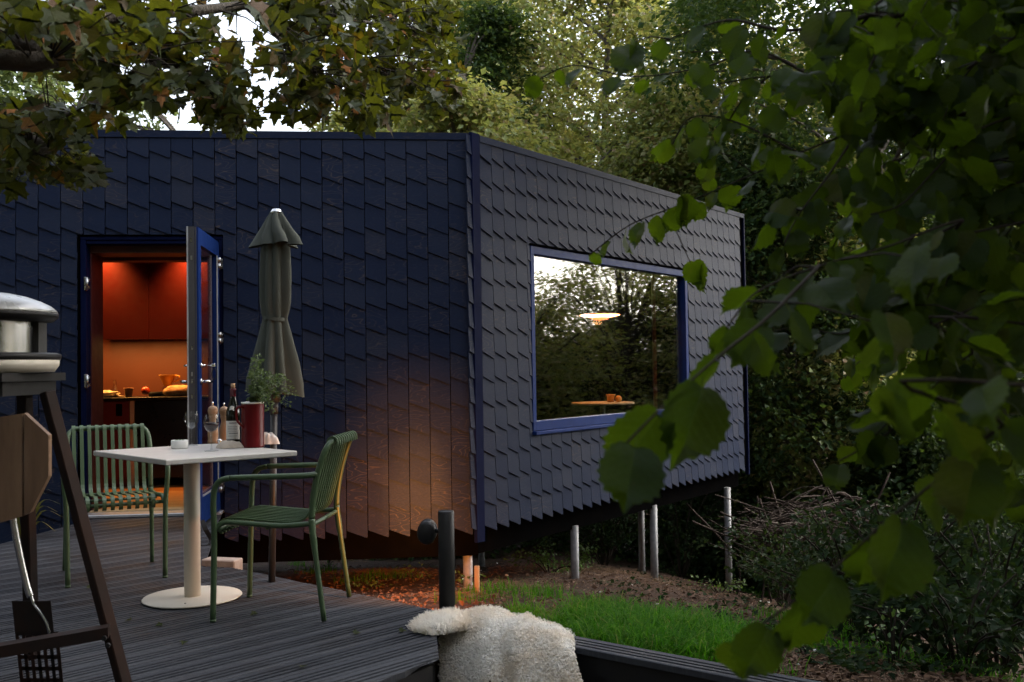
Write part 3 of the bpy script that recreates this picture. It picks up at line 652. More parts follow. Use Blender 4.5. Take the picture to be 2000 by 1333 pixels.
for sd in (1, -1):
    e = MB(); o_ = TH * 0.55 * s_ if sd > 0 else -TH * 0.5 * s_; sg = s_ * sd; xh = LW - 0.055
    P = lambda x, y, z: DL @ V((x, o_ + sg * y, z))
    e.tube([P(xh, 0, zh), P(xh, 0.012, zh)], 0.024, 12); e.tube([P(xh, 0.01, zh), P(xh, 0.052, zh), P(xh - 0.012, 0.062, zh), P(xh - 0.125, 0.062, zh - 0.004)], [0.011, 0.011, 0.012, 0.009], 10)
    e.build('handle', M['chrome'], door, True)
    e = MB(); e.tube([P(xh, 0, zl), P(xh, 0.014, zl)], 0.02, 12); e.tube([P(xh, 0.012, zl), P(xh, 0.036, zl)], 0.009, 8); 
    if sd < 0: e.tube([P(xh - 0.02, 0.036, zl), P(xh + 0.025, 0.036, zl)], 0.006, 8)
    e.build('lock', M['chrome'], door, True)
for pyh in (514, 660, 948):
    zc = 1.13 + (728 - pyh) * 8.05 / FPX
    e = MB(); 
    for dz in (-0.047, 0.003): e.tube([DL @ V((0.035, (TH * 0.55 + 0.012) * s_, zc + dz)), DL @ V((0.035, (TH * 0.55 + 0.012) * s_, zc + dz + 0.044))], 0.011, 10)
    dbox(e, (0.03, TH * 0.55 + 0.0005, zc - 0.04), (0.075, TH * 0.55 + 0.006, zc + 0.04))
    e.build('hinge', M['steel'], door, True)
    e = MB(); xq = fx(431)
    for dz in (-0.05, 0.003): e.tube([FW @ V((xq, -0.018, zc + dz)), FW @ V((xq, -0.018, zc + dz + 0.046))], 0.012, 10)
    e.box((xq - 0.004, -0.016, zc - 0.04), (xq + 0.022, -0.001, zc + 0.04), FW); e.build('hinge', M['steel'], dframe, True)
# stilts -----------------------------------------------------------------
for (px, y, ra) in ((913, 8.42, 0.040), (1122, 9.70, 0.040), (1277, 11.05, 0.042), (1422, 12.55, 0.042), (1253, 13.2, 0.042), (940, 12.4, 0.042)):
    p = at(px, 1050, y); zb = ground_z(p.x, p.y) - 0.25
    bt = MB(); bt.tube([(p.x, p.y, zb), (p.x, p.y, -0.40)], ra, 14); bt.build('stilt', M['galv'], cabin, True)
# flue
p = at(221, 240, 10.5); bt = MB(); bt.tube([(p.x, p.y, ZR), (p.x, p.y, ZR + 0.62)], 0.085, 16); bt.tube([(p.x, p.y, ZR + 0.62), (p.x, p.y, ZR + 0.66)], 0.10, 16); bt.build('flue', M['steel'], cabin, True)

# ------------------------------------------------------------------ kitchen seen through the door
MB().box((-5.9, 2.52, 0.02), (-1.66, 2.60, 2.62), FW).build('kitchen_wall', M['backwall'], cabin, True)
MB().box((-1.65, 0.205, 0.02), (-1.57, 4.9, 2.62), FW).build('partition', M['darkred'], cabin, True)  # inner wall added to keep kitchen light out of the window room
MB().box((-5.99, 0.205, 0.02), (-5.91, 2.6, 2.62), FW).build('partition', M['darkred'], cabin, True)
MB().box((fx(187, 2.5) - 0.0, 2.46, 1.075), (fx(190, 2.5) + 0.04, 2.519, 1.155), FW, 0.006).build('wall_socket', M['dark'], cabin, True)
k0 = FW @ V((fx(280, 1.9), 2.2, 0))
cup = thing('wall_cupboard', 'dark red two door cupboard hung high above the kitchen counter', 'cupboard', FW @ V((fx(290, 2.2), 2.35, 1.49)))
c0, c1, c2 = fx(193, 2.17), fx(291, 2.17), fx(291, 2.17) + 0.78
MB().box((c0 + 0.01, 2.19, 1.49), (c2 - 0.01, 2.517, 2.42), FW).build('carcass', M['darkred'], cup, True)
for a, b_ in ((c0, c1 - 0.002), (c1 + 0.002, c2)): MB().box((a, 2.17, 1.485), (b_, 2.188, 2.42), FW, 0.002).build('cupboard_door', M['darkred'], cup, True)
kc = thing('kitchen_counter', 'kitchen counter with red door and black oven front inside the doorway', 'counter', FW @ V((fx(290, 2.2), 2.2, 0.02)))
MB().box((-5.88, 1.87, 0.872), (-1.7, 2.515, 0.902), FW, 0.003).build('worktop', M['dark'], kc, True)
x0, x1, x2 = fx(150, 1.9), fx(252, 1.9), fx(262, 1.9)
for (a, b_, m_) in ((x0 - 0.75, x0 - 0.004, 'darkred'), (x0, x1, 'darkred')):
    dd = MB().box((a, 1.90, 0.10), (b_, 1.922, 0.862), FW, 0.002).build('cabinet_door', M[m_], kc, True)
    xh = fx(226, 1.9) if a == x0 else a + 0.4
    MB().box((xh, 1.8985, 0.72), (xh + 0.06, 1.91, 0.84), FW, 0.001).build('finger_slot', M['black'], dd, True)
MB().box((x0 - 0.76, 1.93, 0.02), (x1, 2.51, 0.868), FW).build('carcass', M['darkred'], kc, True)
MB().box((x1 + 0.005, 1.905, 0.02), (x1 + 0.045, 2.51, 0.868), FW).build('side_panel', M['plywood'], kc, True)
MB().box((x1 + 0.05, 1.91, 0.10), (x1 + 0.66, 2.51, 0.866), FW, 0.004).build('oven', M['dark'], kc, True)
MB().box((x1 + 0.664, 1.905, 0.02), (-1.7, 2.51, 0.866), FW).build('carcass', M['darkred'], kc, True)
def wallpt(px, y, z=0.9025): return FW @ V((fx(px, y), y, z))
# things on the counter
ZC = 0.9025
def lump(c, rx, ry, rz, seed, amp=0.25, n=14, m=10, flat=0.0):
    b = MB(); vs = []; fs = []
    for i in range(m + 1):
        th = math.pi * i / m
        for j in range(n):
            ph = 2 * math.pi * j / n; d = V((math.sin(th) * math.cos(ph), math.sin(th) * math.sin(ph), math.cos(th)))
            k = 1 + amp * noise.noise(d * 2.2 + V((seed * 3.1, seed * 1.7, seed))) + amp * 0.5 * noise.noise(d * 5.1 + V((seed, 4, 9)))
            p = V((d.x * rx, d.y * ry, d.z * rz)) * k; p.z = max(p.z, -rz * flat if flat else p.z); vs.append(V(c) + p)
    for i in range(m):
        for j in range(n): fs.append((i * n + j, (i + 1) * n + j, (i + 1) * n + (j + 1) % n, i * n + (j + 1) % n))
    return b.add(vs, fs, True)
p = wallpt(347, 2.0); tag(lump((p.x, p.y, p.z + 0.052), 0.15, 0.09, 0.062, 3, 0.28, flat=0.84).build('bread_loaf', M['bread']), 'crusty golden loaf on the kitchen counter beside the open door', 'bread')
p = wallpt(205, 2.02); tag(lump((p.x, p.y, p.z + 0.024), 0.17, 0.10, 0.045, 5, 0.7, 18, 12, flat=0.53).build('paper_bag', M['plywood']), 'crumpled brown paper bag at the left end of the kitchen counter', 'bag')
p = wallpt(251, 1.98); o = thing('cup', 'small brown tapered cup on the front edge of the kitchen counter', 'cup', p)
MB().lathe([(0.0, 0.001), (0.030, 0.001), (0.042, 0.085), (0.049, 0.087), (0.049, 0.093), (0.042, 0.093), (0.039, 0.087), (0.028, 0.006), (0, 0.006)], 20).build('cup_body', M['terracotta'], o)
p = wallpt(284, 2.05); o = thing('tomato', 'round red tomato on the board in the kitchen', 'tomato', (p.x, p.y, p.z + 0.02)); 
lump((0, 0, 0.041), 0.043, 0.043, 0.041, 2, 0.06).build('fruit', M['tomato'], o); MB().lathe([(0.002, 0.08), (0.012, 0.083), (0.003, 0.088)], 6).build('stalk', M['herb'], o)
p = wallpt(292, 2.03); f = frame(p, d1); tag(MB().box((-0.13, -0.07, 0.001), (0.17, 0.11, 0.02), f, 0.005).build('chopping_board', M['wood']), 'wooden chopping board lying under the tomato', 'chopping board')
p = wallpt(224, 2.1); o = thing('glass_carafe', 'clear conical glass carafe standing near the kitchen wall', 'carafe', p)
MB().lathe([(0.0, 0.002), (0.048, 0.002), (0.050, 0.012), (0.018, 0.115), (0.014, 0.135), (0.020, 0.148)], 20).build('carafe_body', M['glass'], o); MB().lathe([(0, 0.145), (0.013, 0.15), (0.015, 0.165), (0, 0.172)], 12).build('stopper', M['glass'], o)
p = wallpt(327, 2.12); o = thing('coffee_dripper', 'amber plastic coffee dripper with a handle above its glass pot', 'coffee maker', p)
MB().lathe([(0.030, 0.105), (0.036, 0.11), (0.082, 0.215), (0.086, 0.217), (0.082, 0.211), (0.034, 0.105)], 24).build('filter_cone', M['orange'], o)
MB().tube(smooth_path([(0.075, 0, 0.205), (0.118, 0, 0.20), (0.11, 0, 0.165), (0.06, 0, 0.145)]), 0.008, 8).build('handle', M['orange'], o)
MB().lathe([(0, 0.001), (0.055, 0.001), (0.06, 0.03), (0.048, 0.085), (0.036, 0.104)], 20).build('glass_pot', M['glass'], o)
p = wallpt(309, 2.2); o = thing('frying_pan', 'flat dark pan lying behind the chopping board in the kitchen', 'pan', p)
MB().lathe([(0, 0.001), (0.09, 0.001), (0.11, 0.045), (0.106, 0.045), (0.088, 0.006), (0, 0.006)], 24).build('pan_body', M['blackmetal'], o)
MB().tube([(0.105, 0, 0.04), (0.27, 0.02, 0.055)], 0.009, 8).build('handle', M['blackmetal'], o)
# ceiling downlights over the cupboard, a strip under it
for k, pxl in enumerate((186, 372)):
    q = FW @ V((fx(pxl, 2.0), 2.05, 2.55)); o = thing('downlight', 'warm ceiling downlight at the %s end of the kitchen cupboard' % ('left' if k == 0 else 'right'), 'downlight', q, group='kitchen downlights')
    MB().lathe([(0.05, 0.065), (0.05, 0.0), (0.04, 0.0), (0.036, 0.03), (0, 0.03)], 18).build('housing', M['dark'], o)
    L = bpy.data.lights.new('kitchen_spot', 'SPOT'); L.energy = 30; L.color = (1.0, 0.38, 0.085); L.spot_size = R(96); L.spot_blend = 1.0; L.shadow_soft_size = 0.06
    lo = bpy.data.objects.new('kitchen_spot', L); C.objects.link(lo); lo.location = (q.x, q.y, q.z - 0.02); lo.rotation_euler = (R(8), 0, 0)
L = bpy.data.lights.new('counter_strip', 'AREA'); L.shape = 'RECTANGLE'; L.size = 1.2; L.size_y = 0.03; L.energy = 4.2; L.color = (1.0, 0.52, 0.15)
q = FW @ V((fx(285, 2.3), 2.12, 1.475)); lo = bpy.data.objects.new('counter_strip', L); C.objects.link(lo); lo.location = q; lo.rotation_euler = (0, 0, math.atan2(d1.y, d1.x))
# ------------------------------------------------------------------ dining corner seen through the window
q = at(1177, 786, 10.75)
dt = thing('dining_table', 'small round pale dining table behind the big window', 'table', (q.x, q.y, 0.016))
zt = q.z - 0.016
MB().lathe([(0, zt - 0.022), (0.335, zt - 0.022), (0.345, zt - 0.012), (0.335, zt), (0, zt)], 40).build('tabletop', M['plywood'], dt)
MB().lathe([(0, 0), (0.22, 0), (0.22, 0.012), (0.03, 0.02), (0.028, zt - 0.022)], 24).build('pedestal', M['dark'], dt)
q2 = at(1193, 784, 10.70); o = thing('cup', 'pale ribbed cup on the round table behind the window', 'cup', (q2.x, q2.y, q.z + 0.0005))
MB().lathe([(0, 0.001), (0.036, 0.001), (0.042, 0.072), (0.050, 0.075), (0.050, 0.085), (0.043, 0.085), (0.04, 0.076), (0.033, 0.008), (0, 0.008)], 22).build('cup_body', M['orange'], o)
q3 = at(1208, 784, 10.70); tag(lump((q3.x, q3.y, q.z + 0.036), 0.037, 0.037, 0.036, 8, 0.04).build('orange', M['orange']), 'small orange lying against the cup on the round table', 'orange')
q = at(1172, 616, 10.75)
pl = thing('pendant_lamp', 'flat disc pendant lamp glowing orange over the round table', 'lamp', (q.x, q.y, q.z))
MB().lathe([(0.055, 0.035), (0.20, 0.012), (0.225, 0.0), (0.20, 0.006), (0.055, 0.028)], 40).build('disc_shade', M['lamporange'], pl)
MB().lathe([(0.055, 0.010), (0.205, 0.0020), (0.213, -0.0015), (0.19, -0.008), (0.06, -0.032)], 40).build('diffuser', glowmat('lamp_glow', (1.0, 0.40, 0.12), 9.0), pl)
MB().lathe([(0.0, -0.055), (0.085, -0.045), (0.10, -0.012), (0.0, -0.012)], 30).build('lower_bowl', glowmat('lamp_bowl_glow', (1.0, 0.16, 0.04), 1.3), pl)
MB().lathe([(0.0, 0.11), (0.05, 0.10), (0.12, 0.04), (0.06, 0.036)], 24).build('cap', M['blackmetal'], pl)
MB().tube([(0, 0, 0.1), (0, 0, 2.615 - q.z)], 0.004, 6).build('cord', M['blackmetal'], pl)
L = bpy.data.lights.new('pendant_bulb', 'POINT'); L.energy = 1.5; L.color = (1.0, 0.45, 0.16); L.shadow_soft_size = 0.04
lo = bpy.data.objects.new('pendant_bulb', L); C.objects.link(lo); lo.location = (q.x, q.y, q.z - 0.07)
for px, y in ((1283, 12.6),):
    q = at(px, 700, y); MB().box((q.x - 0.05, q.y - 0.05, 0.013), (q.x - 0.01, q.y + 0.05, 2.61)).build('interior_post', M['darkred'], cabin, True)
# ------------------------------------------------------------------ bistro table and what stands on it
ZTAB = 0.745
tl, tf, tr = onz(182, 881, ZTAB), onz(325, 899, ZTAB), onz(580, 881, ZTAB)
tc = onz(376, 1169, 0)
bt = thing('bistro_table', 'off white bistro table with round column and flat round foot', 'table', (tc.x, tc.y, 0.0))
ctr = (tl + tr) / 2; tb = ctr * 2 - tf
b = MB(); loc = [p - V((tc.x, tc.y, 0)) for p in (tf, tr, tb, tl)]
def inset(P, k): 
    c = sum(P, V((0, 0, 0))) / 4; return [p + (c - p).normalized() * k for p in P]
vs = []
for P, z in ((inset(loc, 0.004), ZTAB - 0.025), (loc, ZTAB - 0.021), (loc, ZTAB - 0.004), (inset(loc, 0.004), ZTAB)):
    vs += [(p.x, p.y, z) for p in P]
b.add(vs, [(3, 2, 1, 0), (12, 13, 14, 15)] + [(k * 4 + j, k * 4 + (j + 1) % 4, k * 4 + 4 + (j + 1) % 4, k * 4 + 4 + j) for k in range(3) for j in range(4)])
b.build('tabletop', M['tablewhite'], bt)
MB().lathe([(0.040, 0.012), (0.040, ZTAB - 0.026)], 28, close=True).build('column', M['cream'], bt)
MB().lathe([(0, 0.004), (0.236, 0.004), (0.242, 0.008), (0.238, 0.0125), (0.0, 0.0135)], 56).build('base_plate', M['cream'], bt)
MB().lathe([(0, 0.0137), (0.005, 0.0137), (0.004, 0.016), (0, 0.0165)], 8, c=(0.02, -0.17, 0)).build('screw', M['blackmetal'], bt)
def ont(px, py): return onz(px, py, ZTAB)
ZE = ZTAB + 0.0008
WG = [(0.0, 0.0), (0.034, 0.0), (0.034, 0.0015), (0.006, 0.006), (0.0036, 0.018), (0.0034, 0.082), (0.007, 0.090), (0.024, 0.102), (0.036, 0.122), (0.0385, 0.142), (0.0355, 0.165), (0.0325, 0.182)]
for px, py, wine in ((413, 881.5, True), (374, 871, False)):
    p = ont(px, py)
    o = thing('wine_glass', 'wine glass half full of dark red wine on the table' if wine else 'empty stemmed wine glass standing left of the filled one', 'wine glass', (p.x, p.y, ZE), group='wine glasses')
    MB().lathe(WG, 28).build('glass_body', M['glass'], o)
    if wine: MB().lathe([(0.0, 0.0935), (0.022, 0.1035), (0.0345, 0.1225), (0.0370, 0.141), (0.0, 0.141)], 28).build('wine', M['wine'], o)
p = ont(351, 876.5); o = thing('ramekin', 'small white ramekin holding green herbs on the table', 'bowl', (p.x, p.y, ZE))
MB().lathe([(0, 0), (0.040, 0), (0.0425, 0.006), (0.0425, 0.041), (0.040, 0.043), (0.037, 0.041), (0.036, 0.010), (0, 0.008)], 32).build('bowl', M['white'], o)
for k in range(7):
    a = k * 0.9; lump((0.018 * math.cos(a), 0.018 * math.sin(a), 0.037), 0.010, 0.008, 0.008, k, 0.3, 8, 6).build('olive', M['herb'], o)
MILL = [(0, 0), (0.027, 0), (0.027, 0.012), (0.024, 0.020), (0.0265, 0.045), (0.025, 0.075), (0.0165, 0.105), (0.0155, 0.118), (0.022, 0.137), (0.0205, 0.139), (0.019, 0.142), (0.0245, 0.155), (0.0255, 0.170), (0.021, 0.184), (0.008, 0.192), (0.0, 0.192)]
for px, py, w, lab in ((416, 866.5, 1.07, 'turned wooden mill standing behind the filled wine glass'), (438, 864, 1.03, 'turned wooden mill standing beside the wine bottle')):
    p = ont(px, py); o = thing('pepper_mill', lab, 'mill', (p.x, p.y, ZE), group='wooden mills')
    MB().lathe([(r * w, z * w) for r, z in MILL], 24).build('mill_body', M['wood'], o)
    MB().lathe([(0.0, 0.192 * w), (0.005, 0.193 * w), (0.004, 0.199 * w), (0.007, 0.203 * w), (0.005, 0.210 * w), (0, 0.211 * w)], 12).build('knob', M['chrome'], o)
p = ont(456, 873); o = thing('wine_bottle', 'dark wine bottle with pale label and cork standing behind the napkin', 'bottle', (p.x, p.y, ZE)); BP = (p.x, p.y)
MB().lathe([(0, 0), (0.034, 0), (0.0365, 0.004), (0.0365, 0.165), (0.034, 0.19), (0.025, 0.215), (0.0165, 0.245), (0.0145, 0.268), (0.0145, 0.292), (0, 0.292)], 28).build('bottle_body', M['bottle'], o)
MB().lathe([(0.0152, 0.250), (0.0152, 0.293), (0.0162, 0.2935), (0.0162, 0.302), (0.0, 0.302)], 20).build('capsule', M['capsule'], o)
MB().lathe([(0.0, 0.302), (0.0112, 0.302), (0.0115, 0.328), (0, 0.329)], 16).build('cork', M['cork'], o)
lb = MB(); vs = []; vn = 20; a0, a1 = math.atan2(-p.y, -p.x) - 1.35, math.atan2(-p.y, -p.x) + 1.0
for k in range(vn):
    a = a0 + (a1 - a0) * k / (vn - 1)
    for z in (0.040, 0.135): vs.append((0.0371 * math.cos(a), 0.0371 * math.sin(a), z))
lb.add(vs, [(2 * k, 2 * k + 2, 2 * k + 3, 2 * k + 1) for k in range(vn - 1)], True); lab_o = lb.build('label', M['paper'], o)
ik = MB(); rj = random.Random(3)
for row, (z, hh) in enumerate(((0.121, .006), (0.104, .0025), (0.096, .0025), (0.088, .0025), (0.078, .0022), (0.068, .005), (0.056, .0022))):
    a = a0 + 0.5 + (0.25 if row in (0, 5) else 0.05)
    while a < a1 - 0.55:
        w = rj.uniform(0.05, 0.16)
        vs = [(0.0374 * math.cos(a + i * w / 3), 0.0374 * math.sin(a + i * w / 3), z + (hh if t else 0)) for i in range(4) for t in (0, 1)]
        ik.add(vs, [(2 * i, 2 * i + 2, 2 * i + 3, 2 * i + 1) for i in range(3)]); a += w + 0.035
ik.build('print', M['ink'], lab_o)
ar = MB(); vs = []
for k in range(12):
    a = a0 + 0.75 + 1.4 * k / 11; r_ = 0.0285 + 0.0035 * math.sin(k * 0.5)
    zc = 0.200 + 0.004 * math.sin(k * .6)
    for z, rr_ in ((zc - 0.011, r_ + 0.0055), (zc + 0.009, r_ - 0.001)): vs.append((rr_ * math.cos(a), rr_ * math.sin(a), z))
ar.add(vs, [(2 * k, 2 * k + 2, 2 * k + 3, 2 * k + 1) for k in range(11)], True); ar.build('neck_label', M['paper'], o)
p = ont(494, 874); JP = p
o = thing('enamel_jug', 'tall red enamel jug with white rim on the table', 'jug', (p.x, p.y, ZE))
MB().lathe([(0, 0.0), (0.0575, 0.0), (0.0595, 0.004), (0.0575, 0.009), (0.0572, 0.220), (0.0555, 0.228), (0.0535, 0.220), (0.054, 0.02), (0, 0.015)], 40).build('jug_body', M['enamel'], o)
MB().lathe([(0.0563, 0.2235), (0.0588, 0.228), (0.0572, 0.2325), (0.0548, 0.2285)], 40).build('rim', M['white'], o)
ha = math.atan2(-p.y, -p.x) - 0.95; hd = V((math.cos(ha), math.sin(ha), 0))
MB().tube(smooth_path([hd * 0.054 + V((0, 0, 0.205)), hd * 0.088 + V((0, 0, 0.210)), hd * 0.099 + V((0, 0, 0.185)), hd * 0.093 + V((0, 0, 0.14)), hd * 0.057 + V((0, 0, 0.105))], 5), 0.0062, 10).build('handle', M['enamel'], o)
# herbs standing in the jug, leaning to the right over its rim
hb = thing('herb_bunch', 'bunch of leafy green herbs standing in the red enamel jug', 'herbs', (p.x, p.y, ZE + 0.215))
hv, hf, st_ = [], [], MB(); rj = random.Random(11)
tgt = [at(px, py, 5.0 + rj.uniform(-.08, .1)) for px, py in ((507, 705), (497, 735), (500, 770), (515, 760), (530, 745), (545, 750), (560, 742), (572, 770), (563, 785), (540, 770), (525, 790), (530, 800), (519, 775), (492, 765), (550, 735), (510, 725), (568, 755))]
leafs = []
for tgp in tgt:
    e = tgp - V((p.x, p.y, ZE + 0.215)); s0 = V((rj.uniform(-.02, .03), rj.uniform(-.02, .02), 0.0))
    mid = V((e.x * 0.35, e.y * 0.35, max(e.z, 0.05) * 0.75 + 0.035)); pts = smooth_path([s0 - V((0, 0, .12)), s0, mid, e], 5); st_.tube(pts, 0.0014, 5)
    for q in pts[6:]:
        for _ in range(9):
            d = V((rj.gauss(0, 1), rj.gauss(0, 1), rj.gauss(0, .8))).normalized(); leafs.append((q + d * rj.uniform(0, .022), d, rj.uniform(.012, .022)))
st_.build('stems', M['herb'], hb)
def leaf_quads(P, T, N, L, Wd, fold=0.12):
    """folded kite leaves -> verts (4n,3), tris (2n,3)"""
    T = T / np.linalg.norm(T, axis=1, keepdims=True)
    Bv = np.cross(N, T); Bv /= np.linalg.norm(Bv, axis=1, keepdims=True) + 1e-9; Nn = np.cross(T, Bv)
    L = L[:, None]; Wd = Wd[:, None]
    v = np.stack([P, P + T * L * .45 + Bv * Wd * .5 + Nn * Wd * fold, P + T * L - Nn * L * 0.06, P + T * L * .45 - Bv * Wd * .5 + Nn * Wd * fold], 1)
    n = len(P); i = np.arange(n)[:, None] * 4
    f = np.stack([i + [0, 1, 2], i + [0, 2, 3]], 1).reshape(-1, 3)
    return v.reshape(-1, 3), f
LP = np.array([tuple(a) for a, _, _ in leafs]); LT = np.array([tuple(d) for _, d, _ in leafs]); LN = rng.normal(size=LP.shape) + [0, 0, .8]
v_, f_ = leaf_quads(LP, LT, LN, np.array([s for _, _, s in leafs]), np.array([s * .62 for _, _, s in leafs]))
obj('leaves', mesh_np('herb_leaves', v_, f_, M['herb']), hb)
# crumpled linen
def cloth_lump(px, py, rx, ry, rz, seed, mname, name, label, rz_rot=0.0):
    p = ont(px, py); b = MB(); n, m = 40, 16; vs = []; fs = []
    for i in range(m + 1):
        t = i / m
        for j in range(n):
            a = 2 * math.pi * j / n; r = t; 
            w = 1 + 0.22 * math.sin(3 * a + seed) + 0.12 * math.sin(7 * a + seed * 2)
            x, y = rx * r * w * math.cos(a), ry * r * w * math.sin(a)
            z = rz * (1 - r ** 2.2) * (0.75 + 0.55 * abs(noise.noise((x * 26 + seed, y * 26, seed)))) + rz * 0.42 * (1 - r ** 6) * abs(math.sin(5 * a + 6 * r + seed)) * r
            c_, s2 = math.cos(rz_rot), math.sin(rz_rot); vs.append((p.x + x * c_ - y * s2, p.y + x * s2 + y * c_, ZE + 0.0015 + max(0, z)))
    for i in range(m):
        for j in range(n): fs.append((i * n + j, (i + 1) * n + j, (i + 1) * n + (j + 1) % n, i * n + (j + 1) % n))
    b.add(vs, fs, True); tag(b.build(name, M[mname]), label, 'napkin')
cloth_lump(446, 876, 0.066, 0.036, 0.040, 1.0, 'linen', 'napkin', 'crumpled beige napkin lying in front of the wine bottle')
cloth_lump(524, 868, 0.055, 0.05, 0.060, 4.0, 'whitelinen', 'napkin', 'crumpled white cloth lying behind the red jug', 0.5)
p = ont(429, 868); o = thing('bottle_stopper', 'small shiny metal stopper lying between mill and napkin', 'stopper', (p.x, p.y, ZE)); MB().lathe([(0, 0), (0.011, 0), (0.008, 0.006), (0.013, 0.016), (0.010, 0.026), (0, 0.028)], 16).build('stopper_body', M['chrome'], o)

# ------------------------------------------------------------------ slatted armchairs
def make_chair(name, label, loc, ang):
    t = thing(name, label, 'chair', loc, ang, 'green slatted armchairs at the table')
    G = M['chairgreen']
    for s in (1, -1):
        b = MB(); b.tube(smooth_path([(0.250, s * 0.247, 0.004), (0.240, s * 0.252, 0.40), (0.240, s * 0.262, 0.52), (0.232, s * 0.266, 0.60), (0.205, s * 0.268, 0.640), (0.16, s * 0.268, 0.653)], 5), 0.0135, 10); b.tube([(0.25, s * .247, 0.0), (0.2499, s * .247, 0.012)], 0.0145, 10); b.build('leg', G, t)
        b = MB(); b.tube(smooth_path([(0.16, s * 0.268, 0.653), (0.0, s * 0.268, 0.657), (-0.17, s * 0.258, 0.660), (-0.232, s * 0.232, 0.664)], 4), [0.0135] * 12 + [0.013], 10); b.build('armrest', G, t)
        b = MB(); b.tube(smooth_path([(-0.262, s * 0.240, 0.004), (-0.215, s * 0.232, 0.36), (-0.205, s * 0.226, 0.46)], 5), [0.012] * 5 + [0.0155] * 6, 10); b.build('leg', G, t)
    # back loop
    loop = [(-0.205, 0.226, 0.46), (-0.212, 0.227, 0.55), (-0.236, 0.228, 0.67), (-0.268, 0.222, 0.765), (-0.290, 0.195, 0.806), (-0.296, 0.15, 0.814)]
    path = smooth_path(loop + [(x, -y, z) for x, y, z in loop[::-1]], 4)
    MB().tube(path, 0.0145, 10).build('back_frame', G, t)
    b = MB()
    for s in (1, -1): b.tube(smooth_path([(-0.205, s * 0.226, 0.44), (-0.06, s * 0.236, 0.432), (0.14, s * 0.240, 0.447), (0.205, s * 0.242, 0.446), (0.236, s * 0.247, 0.415)], 5), 0.0125, 10)
    b.tube([(0.222, -0.247, 0.418), (0.222, 0.247, 0.418)], 0.010, 8); b.tube([(-0.205, -0.226, 0.432), (-0.205, 0.226, 0.432)], 0.010, 8)
    b.tube([(0.0, -0.236, 0.421), (0.0, 0.236, 0.421)], 0.008, 8)
    b.build('seat_frame', G, t)
    prof = [(-0.318, 0.792), (-0.316, 0.818), (-0.298, 0.8305), (-0.279, 0.822), (-0.268, 0.79), (-0.236, 0.67), (-0.207, 0.56), (-0.190, 0.495), (-0.165, 0.458), (-0.125, 0.444), (-0.06, 0.442), (0.06, 0.452), (0.15, 0.460), (0.205, 0.459), (0.232, 0.446), (0.241, 0.42), (0.236, 0.398), (0.222, 0.392)]
    sp = smooth_path([(x, 0, z) for x, z in prof], 2)
    me = MB().ribbon(sp, (0, 1, 0), 0.0205, 0.0075).mesh('slat', G)
    for k in range(10):
        o = bpy.data.objects.new('slat', me); C.objects.link(o); o.parent = t; o.location = (0, -0.189 + 0.042 * k, 0)
    return t
cf = [onz(420, 1214), onz(487, 1167), onz(625, 1219), onz(677, 1164)]
fm, bm_ = (cf[0] + cf[1]) / 2, (cf[2] + cf[3]) / 2; mid = (fm + bm_) / 2; d = fm - bm_
print('chair R', d.length, (cf[0] - cf[1]).length, (cf[2] - cf[3]).length)
make_chair('armchair', 'green slatted armchair seen from its side, right of the table', (mid.x, mid.y, 0), math.atan2(d.y, d.x))
cf = [onz(137, 1149), onz(312, 1131), onz(127, 1114), onz(303, 1098)]
fm, bm_ = (cf[0] + cf[1]) / 2, (cf[2] + cf[3]) / 2; mid = (fm + bm_) / 2; d = fm - bm_; wv = cf[1] - cf[0]
print('chair L', d.length, wv.length, (cf[2] - cf[3]).length)
make_chair('armchair', 'green slatted armchair facing the camera behind the table, before the door', (mid.x, mid.y, 0), math.atan2(wv.y, wv.x) - math.pi / 2)

# ------------------------------------------------------------------ closed parasol
p = onz(531, 1137); top = at(540, 411, p.y)
pr = thing('parasol', 'closed sage green parasol tied around its dark pole', 'parasol', (p.x, p.y, 0))
ax = V((top.x - p.x, 0, top.z)); 
def onax(z): return V((ax.x * z / ax.z, 0, z))
MB().tube([onax(0.002), onax(0.92)], 0.0185, 14).build('lower_pole', M['pole'], pr)
MB().tube([onax(0.90), onax(top.z - 0.02)], 0.0145, 12).build('upper_pole', M['pole'], pr)
MB().tube([onax(0.905), onax(0.965)], 0.0225, 14).build('clamp', M['pole'], pr)
kf = p.y / FPX
def canopy(name, prof, nf, seed, jag, top_open=False):
    n = 64; vs = []; fs = []; b = MB(); rj = random.Random(seed)
    amp = [rj.uniform(0.6, 1.5) for _ in range(nf)]; drop = [rj.uniform(-1, 1) for _ in range(nf)]
    for i, (z, r, fd) in enumerate(prof):
        t = i / (len(prof) - 1)
        for j in range(n):
            a = 2 * math.pi * j / n; q = a * nf / (2 * math.pi) + 0.25 * math.sin(t * 3 + seed + j * .1); k = math.floor(q) % nf; fr = q - math.floor(q)
            w = max(0.0, math.sin(math.pi * fr)); rr = 0.86 * r * (1 - fd * 0.5 + fd * amp[k] * (w ** 0.8)); tw = 0.15 * t
            zz = z + (jag * drop[k] * w if i >= len(prof) - 2 else 0); c = onax(zz)
            vs.append(c + V((rr * math.cos(a + tw), rr * math.sin(a + tw), 0)))
    for i in range(len(prof) - 1):
        for j in range(n): fs.append((i * n + j, i * n + (j + 1) % n, (i + 1) * n + (j + 1) % n, (i + 1) * n + j))
    b.add(vs, fs, True); return b.build(name, M['canvas'], pr)
zz = lambda py: 1.13 + (727 - py) * kf
